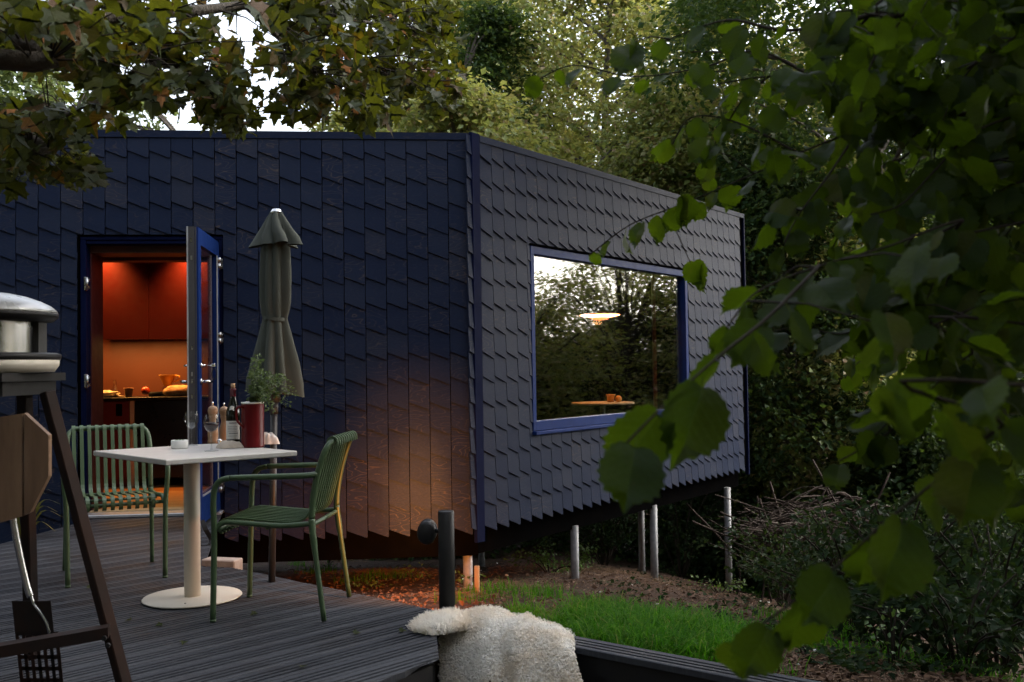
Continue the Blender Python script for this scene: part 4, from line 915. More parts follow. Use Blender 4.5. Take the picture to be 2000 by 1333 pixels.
canopy('canopy', [(zz(417), 0.040, .2), (zz(450), 0.060, .4), (zz(490), 0.072, .5), (zz(540), 0.076, .5), (zz(590), 0.073, .5), (zz(612), 0.066, .45), (zz(622), 0.060, .4), (zz(634), 0.066, .45), (zz(670), 0.082, .6), (zz(710), 0.102, .7), (zz(745), 0.118, .75), (zz(768), 0.122, .75)], 8, 3, 0.035)
canopy('top_flap', [(zz(413), 0.034, .2), (zz(425), 0.050, .35), (zz(445), 0.072, .5), (zz(462), 0.098, .6), (zz(478), 0.112, .65)], 7, 9, 0.016)
MB().lathe([(0, 0.030), (0.022, 0.026), (0.030, 0.012), (0.034, 0.0), (0, -0.004)], 24, c=onax(zz(417))).build('cap', M['chrome'], pr)
b = MB(); c = onax(zz(623)); ringp = [c + V((0.058 * math.cos(a), 0.058 * math.sin(a), 0.006 * math.sin(2 * a))) for a in [2 * math.pi * k / 28 for k in range(29)]]
b.ribbon(ringp, (0, 0, 1), 0.020, 0.004); b.build('tie_strap', M['canvas'], pr)
b = MB(); c = onax(zz(775)); b.tube([c + V((0, 0, -0.03)), c + V((0, 0, 0.05))], 0.034, 14); b.build('runner', M['pole'], pr)

# ------------------------------------------------------------------ bollard light
g = at(873, 1150, 4.60); gz = ground_z(g.x, g.y + .05)
bl = thing('bollard_light', 'slim black bollard carrying a round wall spotlight beside the deck corner', 'bollard', (g.x, g.y, gz))
zt_ = at(873, 998, 4.60).z - gz
MB().lathe([(0, -0.1), (0.0375, -0.1), (0.0375, zt_ - 0.003), (0.0345, zt_), (0, zt_)], 32).build('post', M['blackmetal'], bl)
sc = at(833, 1042, 4.66) - V((g.x, g.y, gz))
sp = MB(); ang = Matrix.Translation(sc) @ Matrix.Rotation(R(-90), 4, 'X')
prof = [(0, -0.008), (0.034, -0.006), (0.044, 0.004), (0.046, 0.012), (0.046, 0.085), (0.040, 0.085), (0.038, 0.07), (0, 0.068)]
n = 28; vs = []; fs = []
for r_, z in prof:
    for j in range(n):
        a = 2 * math.pi * j / n; vs.append(ang @ V((r_ * math.cos(a), 1.22 * r_ * math.sin(a), z)))
for i in range(len(prof) - 1):
    for j in range(n): fs.append((i * n + j, i * n + (j + 1) % n, (i + 1) * n + (j + 1) % n, (i + 1) * n + j))
sp.add(vs, fs, True); spot = sp.build('spot_housing', M['blackmetal'], bl)
MB().tube([sc + V((0.03, 0.03, 0.01)), V((0.0, 0.0, sc.z + 0.012))], 0.010, 8).build('bracket', M['blackmetal'], bl)
lens = MB(); vs = [ang @ V((0.037 * math.cos(2 * math.pi * j / n), 1.22 * 0.037 * math.sin(2 * math.pi * j / n), 0.0705)) for j in range(n)]; lens.add(vs, [tuple(range(n))]); lens.build('lens', glowmat('spot_lens_glow', (1.0, 0.36, 0.12), 3.0), spot)
L = bpy.data.lights.new('bollard_spot', 'SPOT'); L.energy = 6; L.color = (1.0, 0.36, 0.07); L.spot_size = R(168); L.spot_blend = 0.6; L.shadow_soft_size = 0.03
lo = bpy.data.objects.new('bollard_spot', L); C.objects.link(lo); lo.location = V((g.x, g.y, gz)) + sc + V((0, 0.10, 0.0))
aim = at(800, 1010, 8.2) - lo.location; lo.rotation_euler = aim.to_track_quat('-Z', 'Y').to_euler()

L = bpy.data.lights.new('bollard_beam', 'SPOT'); L.energy = 215; L.color = (1.0, 0.37, 0.085); L.spot_size = R(15); L.spot_blend = 1.0; L.shadow_soft_size = 0.03
lo2 = bpy.data.objects.new('bollard_beam', L); C.objects.link(lo2); lo2.location = lo.location
aim = at(815, 975, 8.2) - lo.location; lo2.rotation_euler = aim.to_track_quat('-Z', 'Y').to_euler(); lo2.scale = (0.75, 1.5, 1)
L = bpy.data.lights.new('bollard_wash', 'SPOT'); L.energy = 150; L.color = (1.0, 0.25, 0.040); L.spot_size = R(48); L.spot_blend = 1.0; L.shadow_soft_size = 0.03
lo3 = bpy.data.objects.new('bollard_wash', L); C.objects.link(lo3); lo3.location = lo.location
aim = at(730, 1165, 7.0) - lo.location; lo3.rotation_euler = aim.to_track_quat('-Z', 'Y').to_euler()
L = bpy.data.lights.new('bollard_halo', 'SPOT'); L.energy = 150; L.color = (1.0, 0.35, 0.08); L.spot_size = R(34); L.spot_blend = 1.0; L.shadow_soft_size = 0.03
lo4 = bpy.data.objects.new('bollard_halo', L); C.objects.link(lo4); lo4.location = lo.location; lo4.rotation_euler = lo2.rotation_euler; lo4.scale = (0.8, 1.3, 1)
# ------------------------------------------------------------------ brick, stake
p = onz(428, 1108, -0.0); b = MB().box((-0.11, -0.05, -0.12), (0.11, 0.05, 0.038), frame(V((p.x, p.y + 0.06, 0)), V((0.96, -.28, 0)).normalized()), 0.006); tag(b.build('brick', M['brick']), 'pale pink brick at the far corner of the deck by the door', 'brick')
b = MB(); p = at(404, 1075, 6.6); tag(b.build('strap_buckle', M['blackmetal']) if False else MB().ribbon(smooth_path([(p.x - .03, p.y, 0.16), (p.x + .0, p.y - .02, 0.10), (p.x + .03, p.y, 0.03), (p.x + .02, p.y - .04, 0.004), (p.x - .05, p.y - .05, 0.006)], 4), (0.9, 0.3, 0.2), 0.03, 0.003).build('strap', M['blackmetal']), 'black webbing strap lying on the deck below the open door', 'strap')
p = at(931, 1150, 7.4); zb = ground_z(p.x, p.y); tp = at(931, 1106, 7.4).z
tag(MB().tube([(p.x, p.y, zb - 0.1), (p.x + 0.004, p.y, tp)], 0.021, 10, smooth=True).build('wooden_stake', M['stake']), 'short raw wooden stake in the soil beside the corner stilt', 'stake')

# ------------------------------------------------------------------ keys
kr = thing('key_ring', 'keys with a black carabiner hanging from the door lock', 'keys', DL @ V((LW - 0.055, (TH * 0.55 + 0.05) * s_, zl)))
b = MB(); b.tube([(0, 0, 0), (0.035, -0.01, 0.0)], 0.004, 6); b.box((0.03, -0.016, -0.012), (0.06, -0.008, 0.012), bev=0.003); b.build('key', M['chrome'], kr)
b = MB(); b.tube([(0.052 + 0.016 * math.cos(a), -0.012, -0.062 + 0.040 * math.sin(a)) for a in [2 * math.pi * k / 16 for k in range(17)]], 0.0035, 6, cap=False); b.build('carabiner', M['blackmetal'], kr)

# ------------------------------------------------------------------ pizza oven on its stand
OY = 3.6
def op(px, py, y=OY): return at(px, py, y)
oc = op(-40, 700); zs = lambda py: op(50, py).z
ov = thing('pizza_oven', 'outdoor oven with silver domed lid and cream base on the stand', 'oven', (oc.x, oc.y, zs(728)))
z0_ = zs(728); rr = lambda px: (px + 40) * OY / FPX
rel = lambda py: zs(py) - z0_
MB().lathe([(0, rel(571)), (rr(15), rel(572.5)), (rr(45), rel(579)), (rr(70), rel(588)), (rr(88), rel(597)), (rr(98), rel(606)), (rr(101), rel(612)), (rr(94), rel(613))], 48).build('lid', M['silverlid'], ov)
MB().lathe([(rr(88), rel(612)), (rr(101), rel(612.5)), (rr(101), rel(619)), (rr(92), rel(627)), (rr(60), rel(629)), (0, rel(629))], 48).build('lid_band', M['blackmetal'], ov)
MB().lathe([(rr(58), rel(692)), (rr(58), rel(628))], 48).build('body', M['steel'], ov)
MB().box((rr(60) * .85, rr(60) * .2, rel(692)), (rr(66), rr(60) * .55, rel(628))).build('rear_post', M['pole'], ov)
MB().lathe([(0, rel(703)), (rr(104), rel(703)), (rr(106), rel(700)), (rr(106), rel(693)), (rr(98), rel(690)), (0, rel(690))], 48).build('base_band', M['blackmetal'], ov)
MB().lathe([(0, 0.0), (rr(93), 0.0), (rr(102), rel(715)), (rr(103), rel(704)), (0, rel(703.5))], 48).build('base', M['cream'], ov)
sd = thing('oven_stand', 'black steel stand with splayed legs, side shelf of wooden boards and a low rail', 'stand', (oc.x, oc.y, 0))
b = MB(); b.box((oc.x - .30, OY - .24, zs(745)), (rr(70) + oc.x, OY + .24, z0_ - 0.0015)); b.box((oc.x - .26, OY - .2, zs(772)), (rr(60) + oc.x, OY + .2, zs(745) - 0.001)); b.build('top_frame', M['blackmetal'], sd, True)
def bar(name, a, b_, w, m, parent):
    d = (b_ - a); L_ = d.length; q = d.to_track_quat('Z', 'Y').to_matrix().to_4x4(); q.translation = a
    return MB().box((-w / 2, -w / 2, 0), (w / 2, w / 2, L_), q @ Matrix.Rotation(R(38), 4, 'Z'), 0.004).build(name, m, parent, True)
ft = onz(243, 1338); bar('leg', op(92, 765, ft.y - .02), V((ft.x, ft.y, 0.0)), 0.043, M['rustblack'], sd)
f2 = V((oc.x + 0.14, OY + 0.45, 0)); bar('leg', op(48, 770, OY + .16), V((op(58, 1200, OY + .4).x, OY + 0.42, 0)), 0.043, M['rustblack'], sd)
f3 = V((2 * oc.x - ft.x, ft.y - .05, 0)); bar('leg', V((oc.x - .2, OY - .1, zs(765))), f3, 0.043, M['rustblack'], sd)
f4 = V((oc.x - .5, OY + 0.42, 0)); bar('leg', V((oc.x - .2, OY + .16, zs(765))), f4, 0.043, M['rustblack'], sd)
ra, rb_ = op(213, 1232, OY - .02), op(-120, 1290, OY - .16)
b = MB(); d = (rb_ - ra).normalized(); f = frame(V((ra.x, ra.y, 0)), V((d.x, d.y, 0)).normalized())
sl_ = (rb_.z - ra.z) / V((rb_.x - ra.x, rb_.y - ra.y, 0)).length
zr = ra.z
L_ = V((rb_.x - ra.x, rb_.y - ra.y, 0)).length
b.add([f @ V((x, y, zr + sl_ * x + z)) for x in (0, L_) for y in (-0.03, 0.03) for z in (-0.022, 0.018)], [(0, 1, 3, 2), (4, 6, 7, 5), (0, 4, 5, 1), (2, 3, 7, 6), (0, 2, 6, 4), (1, 5, 7, 3)])
b.build('low_rail', M['rustblack'], sd, True)
for q in ((205, 1246), (212, 1260)): c = op(q[0], q[1], OY - 0.05); MB().tube([c, c + V((0, -.012, 0))], 0.009, 6).build('bolt', M['blackmetal'], sd, True)
# the folded side shelf: boards with clipped corners
YB = 3.42
def pb(px, py): q = at(px, py, YB); return (q.x, q.z)
shelf = [[(-60, 818), (-6, 816), (-6, 1023), (-60, 1025)], [(-2, 815), (46, 808), (46, 1008), (-2, 1022)], [(51, 807), (98, 850), (98, 930), (62, 1000), (51, 1006)]]
for P in shelf:
    mt = Matrix(((1, 0, 0, 0), (0, 0, 1, YB), (0, 1, 0, 0), (0, 0, 0, 1)))
    MB().prism([pb(*q) for q in P][::-1], -0.012, 0.012, mt).build('board', M['teak'], sd, True)
c1_, c2_ = pb(-60, 850), pb(80, 850); MB().box((c1_[0], YB + 0.0135, c1_[1] - .02), (c2_[0], YB + 0.035, c1_[1] + .02)).build('board_batten', M['blackmetal'], sd, True)
c1_, c2_ = pb(-60, 975), pb(66, 975); MB().box((c1_[0], YB + 0.0135, c1_[1] - .02), (c2_[0], YB + 0.035, c1_[1] + .02)).build('board_batten', M['blackmetal'], sd, True)
# perforated peel hanging from the stand
YP = 3.66
pe = thing('pizza_peel', 'perforated metal pizza peel hanging behind the low rail of the oven stand', 'peel', at(30, 1020, YP))
hp = [at(px, py, YP) for px, py in ((22, 985), (30, 1040), (42, 1100), (54, 1150), (60, 1166))]
MB().tube(smooth_path(hp, 4), 0.0125, 10).build('handle', M['steel'], pe, True)
nk = [at(px, py, YP) for px, py in ((60, 1163), (66, 1180), (80, 1198), (92, 1220), (98, 1245))]
MB().tube(smooth_path(nk, 4), 0.006, 8).build('rim', M['steel'], pe, True)
lat = MB(); cpx = lambda u, v: at(30 + 62 * u + 22 * v, 1170 + 215 * v, YP)
gx, gz_ = 6, 9
def sheet(u0, u1, v0, v1):
    P = [cpx(u0, v0), cpx(u1, v0), cpx(u1, v1), cpx(u0, v1)]; lat.add(P + [q + V((0, 0.003, 0)) for q in P], [(0, 1, 2, 3), (7, 6, 5, 4), (0, 4, 5, 1), (1, 5, 6, 2), (2, 6, 7, 3), (3, 7, 4, 0)])
for i in range(gx + 1): sheet(i / gx * 1.25 - 0.12, i / gx * 1.25 - 0.12 + 0.105, 0.30, 1.25)
for k in range(gz_ + 1): sheet(-0.12, 1.235, 0.30 + 0.95 * k / gz_, 0.30 + 0.95 * k / gz_ + 0.035)
sheet(-0.12, 1.1, 0.02, 0.30)
lat.build('blade', M['rustblack'], pe, True)
# ------------------------------------------------------------------ sheepskin over the border board
def build_fleece():
    ns, nb = 56, 44
    path = [(-0.060, 0.002), (-0.04, 0.014), (0.00, 0.022), (0.07, 0.024), (0.135, 0.018), (0.180, -0.010), (0.215, -0.06), (0.25, -0.13), (0.29, -0.22), (0.33, -0.31), (0.38, -0.42)]
    cum = [0]
    for a, b in zip(path, path[1:]): cum.append(cum[-1] + math.dist(a, b))
    def pt(t):
        t *= cum[-1]
        for i in range(len(path) - 1):
            if t <= cum[i + 1] or i == len(path) - 2:
                f = (t - cum[i]) / (cum[i + 1] - cum[i]); return path[i][0] + (path[i + 1][0] - path[i][0]) * f, path[i][1] + (path[i + 1][1] - path[i][1]) * f
    P = np.zeros((nb + 1, ns + 1, 3))
    for j in range(nb + 1):
        t = j / nb
        s0 = np.interp(t, [0, .1, .25, .4, .5, .7, 1], [0.24, 0.19, 0.16, 0.20, 0.23, 0.26, 0.28]); s1 = np.interp(t, [0, .06, .15, .3, .5, .75, 1], [0.64, 0.73, 0.80, 0.88, 0.98, 1.05, 1.10])
        for i in range(ns + 1):
            a = i / ns; s = s0 + (s1 - s0) * a
            n_, z = pt(t)
            edge = min(a, 1 - a) * 2
            puff = 0.018 * (1 - (1 - min(1, edge * 3)) ** 2)
            crease = math.exp(-((a - 0.44 - 0.10 * t) / 0.07) ** 2)
            hump = 0.012 * math.sin(a * 5.0 + 0.4) * (1 - t) + 0.014 * noise.noise((a * 3, t * 3, 2))
            over = max(0, min(1, (t - .3) * 3))
            n_ += (puff + 0.05 * noise.noise((a * 2.4, t * 2.0, 7)) - 0.055 * crease) * over
            z += (puff + hump - 0.022 * crease) * (1 - over)
            z += -0.012 * (1 - min(1, edge * 4)) * (1 - over)
            if t < 0.08: n_ += 0.02 * math.sin(a * 9)
            q = DK_E0 + DK_E * s + DK_N * n_; P[j, i] = (q.x, q.y, z)
    verts = [P.reshape(-1, 3)]; fs = [(j * (ns + 1) + i, j * (ns + 1) + i + 1, (j + 1) * (ns + 1) + i + 1, (j + 1) * (ns + 1) + i) for j in range(nb) for i in range(ns)]
    # the flap that lies on the deck boards at its corner
    k0 = len(verts[0]); m1, m2 = 22, 14; Q = []
    c = onz(868, 1228, 0.0); axd = (onz(905, 1222, 0) - onz(826, 1234, 0)); axd.normalize(); axn = V((-axd.y, axd.x, 0))
    for j in range(m2 + 1):
        for i in range(m1 + 1):
            a = 2 * math.pi * i / m1; r = j / m2
            w = 1 + 0.10 * math.sin(2 * a + 1) + 0.06 * math.sin(5 * a)
            q = c + axd * (0.125 * r * w * math.cos(a)) + axn * (0.105 * r * w * math.sin(a)); Q.append((q.x, q.y, 0.004 + 0.036 * (1 - r ** 2.4) * (1 + .25 * math.sin(3 * a))))
    verts.append(np.array(Q)); fs += [(k0 + j * (m1 + 1) + i, k0 + (j + 1) * (m1 + 1) + i, k0 + (j + 1) * (m1 + 1) + i + 1, k0 + j * (m1 + 1) + i + 1) for j in range(m2) for i in range(m1)]
    Vt = np.concatenate(verts); F = np.array(fs)
    base = obj('sheepskin', mesh_np('sheepskin', Vt, F, M['fleece'], True)); tag(base, 'curly cream sheepskin draped over the deck edge in front', 'sheepskin')
    # curls
    A, B_, C_, D_ = (Vt[F[:, k]] for k in range(4))
    Nn = np.cross(C_ - A, D_ - B_); ar = np.linalg.norm(Nn, axis=1) / 2; Nn /= np.linalg.norm(Nn, axis=1, keepdims=True) + 1e-12
    flip = (Nn * (np.array(CAM) - A)).sum(1) < 0; isf = np.arange(len(F)) >= nb * ns
    Nn[flip & ~isf] *= -1; Nn[isf & (Nn[:, 2] < 0)] *= -1
    def pick(n, pr):
        idx = rng.choice(len(F), n, p=pr / pr.sum()); u, w = rng.random(n), rng.random(n)
        return idx, (A[idx] * ((1 - u) * (1 - w))[:, None] + B_[idx] * (u * (1 - w))[:, None] + C_[idx] * (u * w)[:, None] + D_[idx] * ((1 - u) * w)[:, None])
    # locks of curled wool: small rounded knots, tilted and drawn out
    octv = np.array([(1, 0, 0), (-1, 0, 0), (0, 1, 0), (0, -1, 0), (0, 0, 1), (0, 0, -1)], float); octf = [(0, 2, 4), (2, 1, 4), (1, 3, 4), (3, 0, 4), (2, 0, 5), (1, 2, 5), (3, 1, 5), (0, 3, 5)]
    vv = [tuple(p) for p in octv]; ff = []; cache = {}
    def midp(i, j):
        k = (min(i, j), max(i, j))
        if k not in cache: q = (np.array(vv[i]) + np.array(vv[j])) / 2; vv.append(tuple(q / np.linalg.norm(q))); cache[k] = len(vv) - 1
        return cache[k]
    for a_, b_, c_ in octf:
        x, y, z = midp(a_, b_), midp(b_, c_), midp(c_, a_); ff += [(a_, x, z), (x, b_, y), (z, y, c_), (x, y, z)]
    sv, sf = np.array(vv), np.array(ff); nk = 11000
    idx, P0 = pick(nk, ar * np.where(isf, 0.6, 1.0)); N0 = Nn[idx]
    t1 = np.cross(N0, rng.normal(size=(nk, 3))); t1 /= np.linalg.norm(t1, axis=1, keepdims=True); t2 = np.cross(N0, t1)
    r1, r2, r3 = rng.uniform(.0045, .0105, nk), rng.uniform(.0040, .0070, nk), rng.uniform(.0030, .0060, nk)
    wob = 1 + .12 * rng.normal(size=(nk, len(sv), 1))
    K = (P0 + N0 * rng.uniform(-.001, .0045, nk)[:, None])[:, None, :] + (sv[None, :, 0:1] * (t1 * r1[:, None])[:, None] + sv[None, :, 1:2] * (t2 * r2[:, None])[:, None] + sv[None, :, 2:3] * ((N0 + t1 * .5) * r3[:, None])[:, None]) * wob
    vs = [K.reshape(-1, 3)]; tr = [(sf[None] + (np.arange(nk) * len(sv))[:, None, None]).reshape(-1, 3)]; off = nk * len(sv)
    # loose fibres, long and fine on the flap
    nt_, kst = 7000, 4
    idx, P0 = pick(nt_, ar * np.where(isf, 4.0, 1.0)); N0 = Nn[idx]; fl = isf[idx]
    com = rng.normal(size=(nt_, 3)) * 0.5 + np.array([0, 0, 0.1]); com[fl] = rng.normal(size=(fl.sum(), 3)) * .3 + np.array([axd.x * -0.6, axd.y * -.6, .3])
    d0 = N0 + com * 0.9; d0 /= np.linalg.norm(d0, axis=1, keepdims=True)
    side = np.cross(d0, rng.normal(size=(nt_, 3))); side /= np.linalg.norm(side, axis=1, keepdims=True)
    Ln = np.where(fl, rng.uniform(.030, .052, nt_), rng.uniform(.014, .026, nt_)); curl = np.where(fl, 0.3, 1.0)
    for s in range(kst):
        jit = rng.normal(size=(nt_, 3)) * 0.003
        b0 = P0 + jit
        p1 = b0 + d0 * (Ln * .45)[:, None] + side * (Ln * .28 * curl)[:, None]
        p2 = P0 + jit * .4 + d0 * (Ln * (1 - .2 * curl))[:, None] - side * (Ln * .08 * curl)[:, None]
        wd_ = np.cross(d0, rng.normal(size=(nt_, 3))); wd_ /= np.linalg.norm(wd_, axis=1, keepdims=True); wd_ *= 0.0010
        q = np.stack([b0 - wd_, b0 + wd_, p1 + wd_, p1 - wd_, p2 + wd_ * .3, p2 - wd_ * .3], 1).reshape(-1, 3)
        i = off + np.arange(nt_)[:, None] * 6
        vs.append(q); tr.append(np.stack([i + [0, 1, 2], i + [0, 2, 3], i + [3, 2, 4], i + [3, 4, 5]], 1).reshape(-1, 3)); off += nt_ * 6
    w = obj('wool', mesh_np('wool', np.concatenate(vs), np.concatenate(tr), M['wool'], True), base); w['kind'] = 'stuff'
build_fleece()

# ------------------------------------------------------------------ grass, litter, straw
def pix_uv(p):
    d = V(p) - CAM; z = d.dot(_F); return 1000 + d.dot(_Rv) / z * FPX, 666.5 - d.dot(_Uv) / z * FPX
def ground_hit(px, py):
    d = ray(px, py); t = 2.0
    while t < 40:
        q = CAM + d * t
        if q.z < ground_z(q.x, q.y): return q
        t += 0.04
    return q
def on_deck(x, y):
    p = V((x, y, 0)); a = (p - DK_E0).dot(DK_N); d = p - DK_K
    return (a > -0.03)
def blades(name, pts, hmin, hmax, wid, m, droop, label=None, cat=None, kind='stuff', parent=None):
    n = len(pts); P = np.array(pts); h = rng.uniform(hmin, hmax, n) * rng.uniform(.6, 1, n); a = rng.uniform(0, 2 * math.pi, n)
    D = np.stack([np.cos(a), np.sin(a), np.zeros(n)], 1); W_ = np.stack([-np.sin(a), np.cos(a), np.zeros(n)], 1) * (wid / 2); U = np.array([0, 0, 1.0])
    dr = rng.uniform(.25, 1.0, n) * droop
    hh, dd = h[:, None], (dr * h)[:, None]
    q0, q1, q2, q3 = P - U * .01, P + U * hh * .5 + D * dd * .22, P + U * hh * .85 + D * dd * .62, P + U * hh * (1 - .22 * dr[:, None]) + D * dd * 1.15
    v = np.stack([q0 - W_, q0 + W_, q1 + W_ * .9, q1 - W_ * .9, q2 + W_ * .6, q2 - W_ * .6, q3], 1).reshape(-1, 3)
    i = np.arange(n)[:, None] * 7
    f = np.stack([i + [0, 1, 2], i + [0, 2, 3], i + [3, 2, 4], i + [3, 4, 5], i + [5, 4, 6]], 1).reshape(-1, 3)
    o = obj(name, mesh_np(name, v, f, m, True), parent); tag(o, label, cat, None, kind); return o
def scatter(polys, n, jitter=0.0):
    """points on the ground under rough outlines given as (px,py) centres with radii"""
    out = []
    cs = [(ground_hit(px, py), rx, ry) for px, py, rx, ry in polys]
    tot = sum(rx * ry for _, rx, ry in cs)
    for c, rx, ry in cs:
        for _ in range(int(n * rx * ry / tot)):
            r = math.sqrt(random.random()); a = random.random() * 2 * math.pi; x, y = c.x + rx * r * math.cos(a), c.y + ry * r * math.sin(a)
            if noise.noise((x * 2.6, y * 2.6, 5)) < -0.12 - .35 * random.random(): continue
            if random.random() < (r ** 3) * .6: continue
            if on_deck(x, y): continue
            out.append((x, y, ground_z(x, y)))
    return out
gp = scatter([(1120, 1222, .36, .34), (1250, 1240, .48, .42), (1335, 1256, .36, .38), (1215, 1268, .36, .2), (1330, 1292, .3, .18)], 14500)
blades('grass', gp, .06, .19, .0050, M['grass'], 1.6)
gp = scatter([(965, 1160, .3, .35), (620, 1120, .28, .22), (690, 1140, .22, .2), (760, 1130, .3, .2), (580, 1105, .16, .2), (1030, 1165, .35, .3), (1500, 1165, .6, .4), (1450, 1330, .3, .2), (1640, 1240, .6, .5), (905, 1178, .22, .18), (1760, 1300, .7, .4)], 4200)
blades('grass', gp, .05, .14, .005, M['grass'], 1.0)
def litter():
    pts = []
    for _ in range(15000):
        px, py = random.uniform(560, 2000), random.uniform(1075, 1345)
        q = ground_hit(px, py)
        if on_deck(q.x, q.y) or q.y > 13.5: continue
        pts.append((q.x, q.y, ground_z(q.x, q.y) + random.uniform(.002, .022)))
    n = len(pts); P = np.array(pts); T = rng.normal(size=(n, 3)) * [1, 1, .22]; N = rng.normal(size=(n, 3)) * .38 + [0, 0, 1]
    sz = rng.uniform(.014, .050, n)
    v, f = leaf_quads(P, T, N, sz, sz * rng.uniform(.4, .85, n), .3)
    tag(obj('leaf_litter', mesh_np('leaf_litter', v, f, M['litter'])), kind='stuff')
    pts = []
    for px, py, rx, ry, k in ((1010, 1150, .45, .4, 420), (760, 1120, .55, .4, 420), (1100, 1110, .7, .8, 420), (900, 1170, .3, .25, 200), (1250, 1130, .8, .9, 420), (650, 1100, .4, .3, 150), (1480, 1290, .8, .7, 330), (1700, 1320, .7, .4, 220)):
        c = ground_hit(px, py)
        for _ in range(k):
            x, y = c.x + random.gauss(0, rx * .6), c.y + random.gauss(0, ry * .6)
            if not on_deck(x, y): pts.append((x, y, ground_z(x, y) + random.uniform(.003, .04)))
    b = MB()
    for p in pts:
        a = random.uniform(0, 6.28); L = random.uniform(.04, .16); d = V((math.cos(a), math.sin(a), random.gauss(0, .18))); s = V((-d.y, d.x, random.gauss(0, .4))) * L * .18
        b.tube([V(p) - d * L / 2, V(p) + s, V(p) + d * L / 2], random.uniform(.0011, .0024), 3, cap=False)
    tag(b.build('dry_straw', M['straw']), kind='stuff')
    b = MB()
    for _ in range(70):
        q = ground_hit(random.uniform(880, 1700), random.uniform(1090, 1330))
        if not on_deck(q.x, q.y): 
            r_ = random.uniform(.006, .018); t = lump((q.x, q.y, ground_z(q.x, q.y) + r_ * .3), r_, r_ * .8, r_ * .6, random.random() * 50, .5, 7, 5); b.add(t.v, t.f)
    tag(b.build('pebbles', M['white']), kind='stuff')
litter()
def ground_cover():
    pts = []
    for _ in range(9000):
        px, py = random.uniform(1150, 2000), random.uniform(1075, 1330)
        q = ground_hit(px, py)
        if on_deck(q.x, q.y) or q.y > 16 or noise.noise((q.x * 1.6, q.y * 1.6, 9)) < .02 + .25 * random.random() - .0006 * (px - 1400): continue
        pts.append((q.x, q.y, ground_z(q.x, q.y) + random.uniform(.01, .07)))
    n = len(pts); P = np.array(pts); sz = rng.uniform(.025, .06, n)
    v, f = leaf_quads(P, rng.normal(size=(n, 3)) * [1, 1, .3], rng.normal(size=(n, 3)) * .4 + [0, 0, 1], sz, sz * .85, .2)
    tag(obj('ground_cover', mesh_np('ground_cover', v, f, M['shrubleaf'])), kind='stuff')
ground_cover()
# dry twigs at the foot of the border board
b = MB(); o0 = DK_E0 + DK_E * 0.70 + DK_N * 0.27
for k in range(7): 
    a = random.uniform(-.5, .5); b.tube(smooth_path([(o0.x + k * .015, o0.y, -.62), (o0.x + k * .03 - .05 + a * .1, o0.y, -.32), (o0.x + k * .05 - .12 + a * .2, o0.y + random.uniform(-.05, .05), random.uniform(-.2, -.1))], 3), 0.004, 5)
tag(b.build('dry_plant', M['drytwig']), 'bare dry stalks in the dark gap right of the sheepskin', 'dead plant')

# ------------------------------------------------------------------ small weeds and shrubs: a stem and its leaves
def leafy(name, label, cat, base, h, r, n, ls, m, group=None, stems=6, flat=0.5, seed=0):
    rg = np.random.default_rng(seed + 100); t = thing(name, label, cat, base, 0, group)
    b = MB(); ends = []
    for k in range(stems):
        a = rg.uniform(0, 6.28); q = r * math.sqrt(rg.uniform(.05, 1)); e = V((q * math.cos(a), q * math.sin(a), h * rg.uniform(.45, 1)))
        pts = smooth_path([(0.02 * math.cos(a), 0.02 * math.sin(a), -0.03), (e.x * .4, e.y * .4, e.z * .65), e], 4); b.tube(pts, [.004 + h * .002] * (len(pts) - 1) + [.0015], 5); ends += pts[3:]
    b.build('stem', M['twig'], t)
    E = np.array([tuple(e) for e in ends]); idx = rg.integers(0, len(E), n)
    P = E[idx] + rg.normal(size=(n, 3)) * [ls * 1.3, ls * 1.3, ls * .7]
    T = (P - [0, 0, h * .4]) * [1, 1, .3] + rg.normal(size=(n, 3)) * r * .45; T[:, 2] -= .15 * r
    N = rg.normal(size=(n, 3)) * .42 + [0, -.15, 1.0]
    sz = rg.uniform(.6, 1.25, n) * ls
    v, f = leaf_quads(P, T, N, sz, sz * rg.uniform(.55, .8, n), .16)
    obj('leaves', mesh_np(name + '_leaves', v, f, m), t); return t
def gpt(px, py): q = ground_hit(px, py); return (q.x, q.y, ground_z(q.x, q.y))
W1 = [('low green weed at the deck edge right of the chair leg', 722, 1150, .10, .20, 60, .036), ('low green weed beside the brown straw behind the deck edge', 805, 1135, .12, .18, 50, .038), ('small weed at the foot of the corner stilt and stake', 915, 1150, .13, .15, 60, .034), ('dark leafy weed clump below the second stilt', 1075, 1120, .24, .42, 300, .045), ('leafy weed clump right against the foot of the second stilt', 1130, 1112, .30, .28, 190, .05), ('thin weed with pale leaves standing before the second stilt', 1075, 1085, .35, .12, 36, .04),
      ('small bright weed beside the third stilt', 1265, 1110, .24, .20, 90, .04), ('low weed spreading right of the third stilt', 1305, 1120, .18, .35, 130, .04), ('tiny bright weed in the brown leaf litter, bottom right', 1580, 1290, .10, .10, 40, .025), ('tall thin yellowish weed before the dark shrubs', 1745, 1310, .34, .10, 46, .030), ('weed clump beside the right-hand end stilt', 1405, 1160, .16, .35, 120, .04), ('little weed in the grass by the yellow lit chair leg', 640, 1112, .14, .12, 30, .032)]
for k, (lab, px, py, h, r, n, ls) in enumerate(W1): leafy('weed', lab, 'weed', gpt(px, py), h, r, n, ls, M['weed'], 'weeds in the soil', 5, seed=k)
